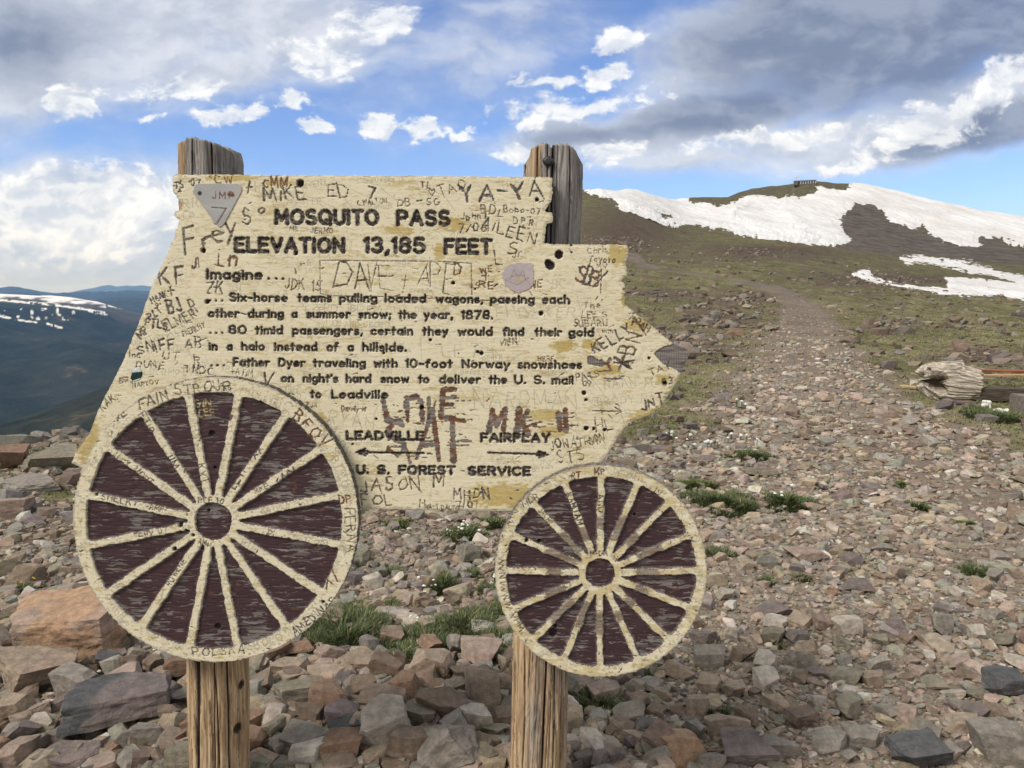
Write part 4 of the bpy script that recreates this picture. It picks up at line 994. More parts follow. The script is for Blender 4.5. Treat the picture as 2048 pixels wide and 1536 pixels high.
def build_wheel(cx, cy, Ro, ix, iy, Ri, hx, hy, rh, ring, spw, off, plane, seed, texts, worn_seed=None, label=None):
    f = Field(int(cx - Ro - 6), int(cy - Ro - 6), int(2 * Ro + 13), int(2 * Ro + 13))
    X, Y = f.X, f.Y
    rg = random.Random(seed)
    ro = np.hypot(X - cx, Y - cy); ri = np.hypot(X - ix, Y - iy); rhb = np.hypot(X - hx, Y - hy)
    nE = (fbm(X / 9, Y / 9, 3, seed) - .5)
    d_rim = Ri - ri
    d_hub = np.abs(rhb - (rh + ring) / 2 - 0) - (ring - rh) / 2
    d_hub = np.maximum(rhb - ring, rh - rhb)
    d_sp = np.full(X.shape, 99.0); which = np.zeros(X.shape, int)
    for k in range(16):
        a = R(off + 22.5 * k) + R(rg.uniform(-.8, .8))
        ex, ey = math.sin(a), -math.cos(a)
        tx, ty = ix + ex * (Ri + 4), iy + ey * (Ri + 4)
        sx, sy = hx + ex * rh * 1.1, hy + ey * rh * 1.1
        lx, ly = tx - sx, ty - sy
        t = np.clip(((X - sx) * lx + (Y - sy) * ly) / (lx * lx + ly * ly), 0, 1)
        d = np.hypot(X - sx - t * lx, Y - sy - t * ly) - spw / 2
        which = np.where(d < d_sp, k, which); d_sp = np.minimum(d_sp, d)
    def smin(a, b, k):
        h = np.clip(.5 + .5 * (b - a) / k, 0, 1)
        return b + (a - b) * h - k * h * (1 - h)
    s = smin(smin(d_rim, d_sp, 7.0), np.where(rhb < rh, 99, d_hub), 4.5)
    s = np.where(rhb < rh + 1, np.maximum(s, rh - rhb), s)
    s = s + nE * 3.4 + (vnoise(X / 2.5, Y / 2.5, seed + 4) - .5) * 1.3
    s = s + (fbm(X / 17, Y / 17, 2, seed + 6) - .5) * 3.0
    cream = sstep(.7, -.7, s)
    wob = (vnoise(X / 2.6, Y / 2.6, 91) - .5) * 1.2
    for t in texts:
        f.scrawl(*t[:8], rng=rg)
    for k in range(int(Ro * 2.2)):
        a = rg.uniform(0, 6.283); rr = Ro * math.sqrt(rg.uniform(.02, 1)); x, y = cx + rr * math.cos(a), cy + rr * math.sin(a)
        L = rg.uniform(3, 14); b = rg.uniform(-1.6, 1.6)
        f.line('scr', [(x, y), (x + L * math.cos(b), y + L * math.sin(b))], rg.uniform(.6, 1.4))
        if k % 6 == 0:
            f.line('brown', [(x, y), (x + L * .5 * math.cos(b), y + L * .5 * math.sin(b))], rg.uniform(1, 2.6))
    for k in range(int(Ro * .5)):           # tiny names round the rim and along the spokes
        a = rg.uniform(0, 6.283); rr = rg.choice([(Ri + Ro) / 2 - 4, rg.uniform(ring + 6, Ri)])
        x, y = ix + rr * math.cos(a), iy + rr * math.sin(a)
        f.scrawl('scr', rg.choice('ABCDEHJKLMNRSTW') + rg.choice('AEIOLR'), x, y, rg.uniform(8, 12), rg.uniform(.8, 1.3), -math.degrees(a) + rg.choice([0, 90]), 1, rg)
    c_dk = cut(f.lay('dark'), wob, .9) * cream; c_br = cut(f.lay('brown'), wob * .7, .8) * cream; c_ru = cut(f.lay('rust'), wob, .9) * cream
    c_fa = cut(f.lay('faint'), wob * .5, .8); c_sc = cut(f.lay('scr'), wob * .3, .7) * cream; c_ye = cut(f.lay('yellow'), wob, .8) * (1 - cream); c_ho = cut(f.lay('hole'), wob, 1.0)
    n2 = fbm(X / 9, Y / 3, 3, seed + 7); n1 = fbm(X / 22, Y / 9, 4, seed + 9); worn = fbm(X / 6, Y / 4, 3, seed + 11)
    ang = np.degrees(np.arctan2(X - ix, -(Y - iy)))
    och = sstep(.60, .66, n1 * .55 + n2 * .45) * .6
    wear = np.zeros((f.nx, f.ny, 4))
    edge = sstep(-4.5, -.5, s + (n2 - .5) * 7)
    rimedge = sstep(Ro - 4, Ro, ro + (n2 - .5) * 6)
    wear[..., 0] = np.maximum.reduce([c_br * .75, c_ho, c_dk * sstep(.6, .48, worn) * .5])
    wear[..., 1] = np.clip(np.maximum.reduce([c_dk, c_fa * .6 * cream, c_sc * .55, edge * .20, rimedge * .55, sstep(.66, .70, worn) * .5]), 0, 1)
    wear[..., 2] = np.clip(np.maximum.reduce([c_ru, c_br * sstep(.5, .6, worn) * .8]), 0, 1)
    wear[..., 3] = och
    if worn_seed is not None:               # spokes of the small wheel have lost their paint in bands
        fr = np.hypot(X - hx, Y - hy) / Ri
        q = vnoise(which * 7.31 + 3, fr * 0 + worn_seed, worn_seed)
        q2 = vnoise(which * 3.7 + 9, fr * 0 + worn_seed + 5, worn_seed + 1)
        c0 = .38 + .22 * q; hw = .05 + .13 * q2
        band = sstep(hw + .015, hw - .015, np.abs(fr - c0 + (n2 - .5) * .09)) * (d_sp < 0) * (fr < .86)
        wear[..., 2] = np.maximum(wear[..., 2], band * .75 * sstep(.40, .55, worn + .05)); wear[..., 1] = np.maximum(wear[..., 1], band * sstep(.62, .42, worn) * .85)
        wear[..., 3] = np.maximum(wear[..., 3], sstep(.5, .6, n1 + .04) * .5)
    # recessed maroon boards: horizontal grain with grey worn streaks
    Yw = Y + (fbm(X / 30, Y / 12, 3, seed + 19) - .5) * 9; gr = fbm(X / 30, Yw / 3.0, 3, seed + 21); gr2 = fbm(X / 13, Yw / 2.2, 3, seed + 23); patch = fbm(X / 46, Y / 30, 3, seed + 25)
    streak = sstep(.60, .635, gr * .6 + gr2 * .4 + (patch - .5) * .62)
    rim_grey = sstep(4.0, .5, s + (n2 - .5) * 5)
    wp = np.zeros_like(wear)
    wp[..., 1] = np.clip(np.maximum.reduce([streak * .8, rim_grey * .5 * (rhb > rh)]), 0, 1)
    wp[..., 2] = sstep(.78, .82, fbm(X / 14, Y / 10, 3, seed + 27)) * .5
    wp[..., 0] = np.maximum(c_ho, sstep(.70, .76, fbm(X / 26, Y / 1.8, 3, seed + 29)) * .5)
    wp[..., 3] = c_ye
    rec = (1 - cream) * (.0065 + (gr - .5) * .0016 + streak * .0012)
    depth = rec + cream * (np.maximum.reduce([c_dk * .0024, c_br * .0014, c_ru * .0018, c_fa * .0006, c_sc * .0004, c_ho * .010]) + (fbm(X / 40, Y / 3, 3, 47) - .5) * .0008) + (1 - cream) * c_ho * .008
    disc = (np.hypot(X + .5 - cx, Y + .5 - cy) + (fbm(X / 6, Y / 6, 2, seed + 31) - .5) * 4.5) < Ro
    isC = disc & (s < 0)
    panel = face_mesh('wheel', f, disc & ~isC, depth, wp, plane, M_MAROON, SIGN)
    if label:
        panel['label'] = label
    hub = isC & (rhb < ring + 2)
    rim = isC & ~hub & (ri > Ri - 2)
    face_mesh('rim', f, rim, depth, wear, plane, M_CREAM, panel, .034, M_EDGE, wall=disc)
    face_mesh('hub', f, hub, depth, wear, plane, M_CREAM, panel)
    for k in range(16):
        face_mesh('spoke', f, isC & ~hub & ~rim & (which == k), depth, wear, plane, M_CREAM, panel)
    # back of the disc
    a = np.linspace(0, 2 * math.pi, 73)[:-1]
    bx, bz = back(cx + (Ro - 1) * np.cos(a), cy - (Ro - 1) * np.sin(a), plane)
    mesh_obj('wheel_back', np.stack([bx, bx * 0 + plane + .0335, bz], 1), [np.arange(72)[None, ::-1]], M_EDGE, parent=panel)

TB = [('brown', 'FAIN', 280, 820, 21, 2.8, 18, 1.0), ('brown', 'STROUP', 352, 789, 20, 2.2, 5, 1.0), ('brown', 'PKS', 440, 778, 9, 1.6, -4, 1), ('rust', 'BFOV', 584, 838, 24, 3.4, -44, 1.0), ('brown', 'KxE', 222, 848, 16, 2.2, 30, 1.0),
      ('brown', 'VI', 196, 872, 12, 1.4, 40, 1), ('faint', 'HAN SVA', 490, 788, 12, 1.6, -20, .9), ('faint', 'GY', 540, 808, 14, 1.5, -22, 1), ('faint', 'BDEEK', 662, 920, 18, 1.8, -66, 1.0), ('rust', 'DP', 680, 1007, 14, 2.8, 0, 1), ('brown', 'FERNA', 690, 1018, 20, 2.2, -88, 1.0),
      ('dark', 'AMEDINAS', 590, 1272, 15, 2.6, 38, 1.0), ('brown', 'POLSKA-', 388, 1314, 18, 2.0, 4, 1.05), ('faint', 'BOLO', 512, 1300, 16, 1.8, 18, 1), ('rust', 'XI', 652, 1176, 26, 3, 30, 1.0), ('brown', 'ETIR', 276, 832, 15, 2.2, -60, 1.0), ('dark', 'JIM', 328, 912, 16, 2.6, -58, 1.1),
      ('brown', 'ALEX MORT', 220, 914, 13, 1.8, -36, .95), ('faint', 'HECHE', 320, 980, 13, 1.6, -36, 1.1), ('brown', 'SHELKY', 202, 998, 13, 2.4, -12, 1.1), ('brown', '-RMP-', 292, 1018, 10, 1.9, -10, 1.0), ('brown', '-Edy 07', 270, 1074, 12, 2.0, 8, 1.0), ('faint', 'FABIN', 290, 1125, 12, 1.4, 30, 1.1), ('faint', 'ALLE', 352, 1090, 14, 1.6, 30, 1.0),
      ('brown', 'ROWENE', 340, 1174, 12, 1.8, 57, .9), ('dark', 'LEVI', 470, 980, 15, 2.6, 60, 1.0), ('dark', 'XX', 512, 920, 16, 2.4, 58, 1.0), ('faint', 'BRADEN', 546, 868, 10, 1.3, 58, 1), ('dark', 'AIM', 566, 964, 14, 2.4, 30, 1.1), ('brown', 'MIKE', 512, 988, 9, 1.6, 24, 1.0), ('faint', 'DIE', 612, 934, 11, 1.4, 30, 1),
      ('faint', 'KATIE.R. 2012', 524, 1028, 13, 1.6, 8, .85), ('brown', 'Pieper,J', 532, 1074, 16, 2.4, -16, .9), ('faint', 'KI', 640, 1092, 16, 2, -8, 1), ('brown', 'BEF 10', 398, 1006, 11, 2.0, -2, 1.0), ('brown', 'AMM', 396, 1088, 9, 1.8, -14, 1.0), ('faint', 'GTR', 482, 1086, 12, 1.6, -36, 1), ('faint', 'NEWTON', 378, 842, 10, 1.2, -80, 1.1),
      ('yellow', 'GIN', 388, 814, 14, 2.2, 3, 1.1), ('yellow', 'LEE', 396, 834, 14, 2.2, 3, 1.0), ('brown', 'KXT', 392, 930, 16, 1.8, -78, 1), ('faint', 'JAMES', 446, 950, 12, 1.4, 78, 1), ('faint', 'TORIEEL', 200, 1180, 13, 1.4, -58, 1.2), ('faint', 'TINA', 166, 940, 14, 1.4, 78, 1), ('rust', 'v', 456, 838, 14, 6, -30, .8)]
for h_ in [(361, 1051, 4), (372, 1062, 4), (386, 1071, 3.6), (349, 1098, 4), (422, 868, 4.5), (193, 989, 2.6), (434, 1255, 6), (428, 936, 3), (415, 1022, 3), (646, 1204, 2.5)]:
    TB.append(('hole', '.', h_[0], h_[1], 1, h_[2] * 2, 0, 1))
TS = [('rust', 'RT', 1144, 958, 11, 2.2, 8, 1.0), ('rust', 'MP', 1190, 950, 11, 2.4, 0, 1.0), ('brown', 'MDR', 1048, 1014, 13, 2.0, 26, 1.0), ('brown', 'ARRI', 1018, 1052, 12, 1.8, 58, 1.0), ('brown', 'JACHE', 1076, 1022, 9, 1.5, -46, .95), ('dark', 'KAMTAM', 1134, 990, 11, 2.2, -70, 1.0), ('brown', 'AND', 1196, 990, 12, 1.8, -86, 1.1),
      ('brown', 'M-DM', 1182, 1112, 9, 2.0, 4, 1.0), ('faint', 'DENIM', 1226, 948, 11, 1.5, -18, 1), ('brown', 'NVNV', 996, 1120, 12, 1.8, -86, 1.2), ('brown', 'WWW', 1000, 1172, 12, 1.6, -74, 1.2), ('brown', 'VHM', 1020, 1230, 12, 1.8, -58, 1.2), ('brown', 'LUCK', 1336, 1030, 12, 1.8, -50, 1.0), ('brown', 'IN', 1308, 986, 11, 1.6, -34, 1), ('brown', 'XVX', 1360, 1060, 12, 1.8, -60, 1.1), ('rust', 'HI', 1226, 1120, 10, 1.8, -30, 1)]
for h_ in [(1053, 1081, 4), (1079, 1084, 4), (1106, 1268, 6), (1110, 1255, 3), (1012, 1092, 2), (1270, 1030, 2.4)]:
    TS.append(('hole', '.', h_[0], h_[1], 1, h_[2] * 2, 0, 1))
build_wheel(431.5, 1039, 285, 427.5, 1041, 256, 426, 1042.5, 37.5, 51, 15.5, 11.25, D_BOARD - .037, 301, TB, label='larger wheel panel, maroon behind cream spokes')
build_wheel(1202, 1142, 212, 1202, 1143, 190, 1200, 1146, 29, 42, 13.5, 0, D_BOARD - .037, 501, TS, worn_seed=77, label='smaller wheel panel with badly peeled spokes')

# ------------------------------------------------------------------ posts
def wood_mat():
    m, g, p = material('weathered post wood')
    co = g.n('ShaderNodeTexCoord').outputs['Object']
    cr, kn, tn = g._sep(g.attr('wood')['Color'])
    cw = g.vm('ADD', co, g.scale(g.vm('SUBTRACT', g.noise(g.scale(co, (5, 5, 4)), 1.0, 3, .5, out=1), (.5, .5, .5)), (.05, .05, 0)))
    gr = g.noise(g.scale(cw, (60, 60, 3.5)), 1.0, 6, .66)
    gr2 = g.noise(g.scale(cw, (230, 230, 9)), 1.0, 4, .6)
    big = g.noise(g.scale(co, (9, 9, 1.2)), 1.0, 4, .6)
    grey = g.mix(g.rng(gr, .32, .68), (.115, .105, .100), (.36, .34, .325))
    tan = g.mix(g.rng(gr, .30, .70), (.24, .155, .088), (.56, .42, .265))
    t = g.m('ADD', g.m('MULTIPLY', tn, 1.0), g.m('MULTIPLY_ADD', big, 1.6, -.8), clamp=True)
    c = g.mix(g.rng(t, .30, .70), grey, tan)
    c = g.mix(g.m('MULTIPLY', g.rng(gr2, .55, .75), .5), c, (.06, .048, .040))
    c = g.mix(kn, c, (.045, .032, .026))
    c = g.mix(cr, c, (.018, .014, .012))
    g.put(p.inputs['Base Color'], c)
    p.inputs['Roughness'].default_value = .92
    bump(g, p, g.m('ADD', g.m('MULTIPLY', gr, .7), g.m('MULTIPLY', gr2, .5)), .6, .004)
    return m
M_WOOD = wood_mat()
M_IRON = simple_mat('black iron', (.012, .012, .014), (.035, .033, .033), 60, .45, spec=.5)

def build_post(x_top, x_bot, py_top, rad_t, rad_b, yc, topfn, tone, cracks, knots, seed, label, notch=None):
    na, nz = 360, 900
    ptx, ptz = back(x_top, py_top, yc)
    bx, bz = back(x_bot, 1536, yc)
    zb = -0.35
    ztop = float(ptz)
    th = np.linspace(0, 2 * math.pi, na, endpoint=False)      # 0 faces the camera (-Y)
    tt = np.linspace(0, 1, nz)
    TH, TT = np.meshgrid(th, tt, indexing='ij')
    cxl = lambda z: np.interp(z, [zb, float(bz), ztop], [float(bx) - (float(ptx) - float(bx)) * .2, float(bx), float(ptx)])
    Rr = lambda z: np.interp(z, [float(bz), ztop], [rad_b, rad_t])
    ux, uy = np.sin(TH), -np.cos(TH)
    zt = ztop + topfn(ux)
    z = zb + (zt - zb) * TT
    sq = 1 + .035 * np.cos(4 * TH + .6 + seed)
    rad = Rr(z) * sq
    TW = TH + (fbm(TH * 1.5, z * 2.0, 3, seed + 21) - .5) * .35 + (fbm(TH * 4, z * 7, 2, seed + 23) - .5) * .08
    grain = fbm(TW * 26, z * 3.2, 4, seed); gr2 = fbm(TW * 80, z * 8, 3, seed + 3)
    rad = rad + (grain - .5) * .009 + (gr2 - .5) * .0035 + (fbm(TH * 1.2, z * 2.5, 2, seed + 5) - .5) * .012
    cr = np.zeros_like(rad)
    for (a0, z0, z1, w, dep) in cracks:
        path = R(a0) + (fbm(z * 1.5, z * 0 + a0, 3, seed + 7) - .5) * .35
        d = np.abs((TH - path + math.pi) % (2 * math.pi) - math.pi) * rad
        e = sstep(z0 - .04, z0 + .04, z) * sstep(z1 + .04, z1 - .04, z)
        ww = w * (.5 + vnoise(z * 6, z * 0, seed + 9))
        c = np.exp(-(d / ww) ** 2) * e
        rad = rad - dep * c; cr = np.maximum(cr, sstep(.25, .8, c))
    fc = sstep(.70, .76, fbm(TW * 30, z * 3.2, 3, seed + 13)) * .8
    rad = rad - fc * .003; cr = np.maximum(cr, fc * .8)
    kn = np.zeros_like(rad)
    for (kx, ky, ks) in knots:
        kxx, kz = back(kx, ky, yc - rad_b)
        ka = math.asin(max(-1, min(1, (float(kxx) - float(cxl(float(kz)))) / rad_b)))
        d = np.hypot(((TH - ka + math.pi) % (2 * math.pi) - math.pi) * rad, (z - float(kz)) * .8) / ks
        kn = np.maximum(kn, sstep(1.1, .7, d + (gr2 - .5) * .5)); rad = rad + ks * .16 * np.exp(-(d / 1.6) ** 2) - .006 * sstep(.9, .4, d)
    tn = np.clip(tone(z, ux), 0, 1)
    if notch is not None:
        z = np.where(TT > .985, z, z)
    x = cxl(z) + ux * rad; y = yc + uy * rad
    V = [np.stack([x.ravel(), y.ravel(), z.ravel()], 1)]
    W = [np.stack([cr.ravel(), kn.ravel(), tn.ravel()], 1)]
    idx = np.arange(na * nz).reshape(na, nz)
    nxt = np.roll(idx, -1, 0)
    F = [np.stack([idx[:, :-1], nxt[:, :-1], nxt[:, 1:], idx[:, 1:]], -1).reshape(-1, 4)]
    # end grain on top
    last = idx[:, -1]; base = na * nz
    for k, s_ in enumerate([.93, .7, .4, .12]):
        ring_z = ztop + topfn(ux[:, 0] * s_) + (fbm(np.cos(th) * s_ * 9 + 5, np.sin(th) * s_ * 9, 3, seed + 17) - .5) * .012
        zc = z[:, -1]
        rx = cxl(ztop) + ux[:, 0] * rad[:, -1] * s_; ry = yc + uy[:, 0] * rad[:, -1] * s_
        V.append(np.stack([rx, ry, ring_z + .004], 1)); W.append(np.stack([np.full(na, .15), th * 0, th * 0 + .1], 1))
        cur = base + np.arange(na)
        F.append(np.stack([last, np.roll(last, -1), np.roll(cur, -1), cur], 1)); last = cur; base += na
    F.append(last[None, :].repeat(1, 0)) if False else None
    V.append(np.array([[float(cxl(ztop)), yc, ztop + float(topfn(np.array([0.0]))[0])]])); W.append(np.array([[.2, 0, .1]]))
    F = [f_ for f_ in F if f_ is not None]
    F.append(np.stack([last, np.roll(last, -1), np.full(na, base)], 1))
    o = mesh_obj('post', np.vstack(V), F, M_WOOD, parent=SIGN, smooth=True, attrs={'wood': np.vstack(W)})
    o['label'] = label
    return o
POST_Y = D_BOARD + .036 + .085
def top_left(u):
    return np.where(u < -.55, -.002, .004 - .015 * np.clip(u + .55, 0, 2) ** 1.4) - .022 * sstep(.86, 1.0, u)
def top_right(u):
    return -.015 * sstep(.35, 1.0, np.abs(u)) - .028 * sstep(.55, 1.0, u) - .030 * sstep(.70, .80, -u) - .008 * (np.abs(u + .12) < .05)
post_l = build_post(421, 442, 290, .081, .0835, POST_Y, top_left, lambda z, u: .10 + .75 * sstep(1.0, .65, z) + .5 * sstep(-.4, -.75, u) + .25 * sstep(.1, .3, u) * sstep(.5, .3, u),
           [(-42, 1.5, 2.6, .004, .03), (-8, 1.2, 2.6, .0022, .008), (28, 1.4, 2.6, .0024, .01), (-26, -.2, .78, .009, .010), (10, .1, .7, .0016, .006), (35, -.1, .62, .0022, .008), (-60, -.1, .7, .002, .006), (20, .0, .5, .0014, .004)],
           [(470, 1386, .013), (466, 1470, .015)], 5, 'post behind the larger wheel')
post_r = build_post(1106, 1076, 300, .081, .0865, POST_Y, top_right, lambda z, u: .05 + .62 * sstep(1.0, .6, z) * (u < 1) - .25 * sstep(.2, .7, u) * sstep(.2, .9, z) + .5 * sstep(-.25, -.5, u) * sstep(1.4, 1.8, z),
           [(-2, 1.3, 2.6, .0030, .014), (-34, 1.3, 2.6, .0025, .012), (30, 1.3, 2.6, .0018, .008), (55, 1.2, 2.6, .003, .010), (-15, 1.6, 2.5, .0016, .007), (8, -.2, .72, .0030, .014), (42, -.2, .72, .0024, .010), (-30, -.1, .6, .0018, .007), (24, -.1, .6, .0015, .005), (-52, -.2, .65, .002, .008)],
           [(1023, 1335, .016), (1049, 330, .012)], 15, 'post behind the smaller wheel')

def build_bolt(px, py, y, r_, parent):
    x, z = back(px, py, y); x = float(x); z = float(z)
    bm = bmesh.new()
    prof = [(0, r_ * 1.25), (.003, r_ * 1.25), (.0035, r_ * 1.0), (.009, r_ * .95), (.011, r_ * .7), (.0115, 0.0)]
    rings = []
    for (d, q) in prof:
        n = 20
        rings.append([bm.verts.new((q * math.cos(k / n * 6.28319) * (1 + .06 * math.cos(4 * k / n * 6.28319)), -d, q * math.sin(k / n * 6.28319))) for k in range(n)] if q else [bm.verts.new((0, -d, 0))])
    for a, b in zip(rings[:-1], rings[1:]):
        for k in range(20):
            if len(b) == 1:
                bm.faces.new((a[k], a[(k + 1) % 20], b[0]))
            else:
                bm.faces.new((a[k], a[(k + 1) % 20], b[(k + 1) % 20], b[k]))
    me = bpy.data.meshes.new('bolt'); bm.normal_update(); bm.to_mesh(me); bm.free(); me.materials.append(M_IRON)
    o = bpy.data.objects.new('bolt', me); COL.objects.link(o); o.parent = parent
    o.location = (x, y - SIGN.location.y, z)
    return o
build_bolt(1096, 323, POST_Y - .078, .0115, post_r)
# ------------------------------------------------------------------ stones
def rock_mat():
    m, g, p = material('broken quartzite')
    co = g.n('ShaderNodeTexCoord').outputs['Object']
    tint = g.attr('tint')['Color']
    n1 = g.noise(co, 24.0, 8, .74)
    n2 = g.noise(co, 130.0, 6, .75)
    n3 = g.noise(co, 6.0, 5, .6, out=1)
    st = g.noise(g.scale(co, (6, 6, 42)), 1.0, 4, .6)
    c = g.mix(1.0, tint, g.mix(g.rng(n1, .30, .70), (.66, .65, .64), (1.28, 1.26, 1.24)), 'MULTIPLY')
    c = g.mix(.18, c, g.mix(1.0, c, n3, 'MULTIPLY'))
    c = g.mix(g.m('MULTIPLY', g.rng(st, .56, .68), .35), c, (.40, .33, .27))
    c = g.mix(g.m('MULTIPLY', g.rng(n1, .62, .74), .35), c, (.20, .115, .065))
    c = g.mix(g.m('MULTIPLY', g.rng(n2, .55, .75), .40), c, (.075, .060, .050))
    c = g.mix(g.m('MULTIPLY', g.rng(n2, .42, .30), .35), c, (.46, .42, .37))
    g.put(p.inputs['Base Color'], c)
    p.inputs['Roughness'].default_value = .88
    p.inputs['Specular IOR Level'].default_value = .25
    bump(g, p, g.m('ADD', g.m('MULTIPLY', n1, .8), g.m('MULTIPLY', n2, .45)), .85, .014)
    return m
M_ROCK = rock_mat()
TINT = {'tan': (0.339, 0.271, 0.209), 'brown': (0.215, 0.164, 0.127), 'rust-brown': (0.254, 0.169, 0.122), 'grey': (.262, .240, .212), 'dark slate': (0.113, 0.115, 0.122), 'pinkish': (0.356, 0.280, 0.235),
        'pale': (0.463, 0.418, 0.367), 'olive-grey': (0.232, 0.212, 0.165), 'purple-grey': (.190, .160, .152), 'orange': (0.418, 0.277, 0.181)}
_ico = {}
def ico(level):
    if level not in _ico:
        bm = bmesh.new()
        bmesh.ops.create_icosphere(bm, subdivisions=level, radius=1)
        _ico[level] = (np.array([v.co[:] for v in bm.verts]), np.array([[v.index for v in f.verts] for f in bm.faces]))
        bm.free()
    return _ico[level]

def rock_shape(level, dims, rng, boxy=.5, rough=.03, extra=5):
    """a stone broken along planes, then worn; fills the given width, depth and height"""
    P, F = ico(level)
    P = P * 1.35
    planes = []
    for ax in range(3):
        for s in (-1, 1):
            n = np.zeros(3); n[ax] = s
            n = n + rng.normal(0, .16 + .18 * (1 - boxy), 3)
            planes.append((n / np.linalg.norm(n), rng.uniform(.58, .80)))
    for k in range(extra):
        n = rng.normal(0, 1, 3); n /= np.linalg.norm(n)
        planes.append((n, rng.uniform(.68, .98)))
    for it in range(3):
        for n, d in planes:
            o = P @ n - d
            P = P - np.maximum(o, 0)[:, None] * n
    if rough > 0:
        q = P * 2.3 + rng.uniform(0, 50)
        P = P * (1 + (fbm3(q, 4, int(rng.integers(1000))) - .5)[:, None] * rough * 5)
    lo, hi = P.min(0), P.max(0)
    P = (P - (lo + hi) / 2) / (hi - lo)
    return P * np.array(dims), F

def rotmat(yaw, rx, ry):
    cz, sz, cx, sx, cy, sy = math.cos(yaw), math.sin(yaw), math.cos(rx), math.sin(rx), math.cos(ry), math.sin(ry)
    return np.array([[cz, -sz, 0], [sz, cz, 0], [0, 0, 1]]) @ np.array([[1, 0, 0], [0, cx, -sx], [0, sx, cx]]) @ np.array([[cy, 0, sy], [0, 1, 0], [-sy, 0, cy]])

def place_rock(name, px, py, wpx, hpx, colour, label, cat='rock', group=None, level=4, seed=0, tilt=8, boxy=.6, lift=0.0, yaw=None, rough=.03, dep=None, tint2=None):
    """a stone whose visible foot is at px, py in the photo; wpx, hpx its size there"""
    rng = np.random.default_rng(seed + int(px * 7 + py * 13))
    x, y, z = gpx(px, py)
    sc = math.hypot(y, CAM_Z) / F_PX
    w = wpx * sc * 1.05
    h = max(hpx * sc * .86, w * .22)
    d = w * (dep or rng.uniform(.6, .9))
    if hpx < wpx * .5:
        h = max(hpx * sc * .72, w * .2)
    V, F = rock_shape(level, (w, d, h), rng, boxy, rough)
    V = V @ rotmat(yaw if yaw is not None else R(rng.uniform(-28, 28)), R(rng.uniform(-tilt, tilt)), R(rng.uniform(-tilt, tilt))).T
    n = math.hypot(x, y)
    cx, cy = x + x / n * d * .35, y + y / n * d * .35
    zc = float(Hn(np.array([cx]), np.array([cy]))[0])
    loc = Vector((cx, cy, min(z, zc) + h * .36 + lift))
    c = np.array(TINT[colour]) * rng.uniform(.88, 1.12)
    if tint2 is not None:
        k = (sstep(-.05, .05, V[:, 0] / w + .05 + (fbm3(V * 12, 3, 5) - .5) * .25) if colour != 'orange' else sstep(.45, .58, fbm3(V * 7 + 3, 4, 5)) * .8)[:, None]
        col = c * (1 - k) + np.array(TINT[tint2]) * k
    else:
        col = np.repeat(c[None], len(V), 0)
    o = mesh_obj(name, V, F, M_ROCK, smooth=False, attrs={'tint': col}, world=False)
    o.location = loc
    tag(o, label, cat, group)
    return o

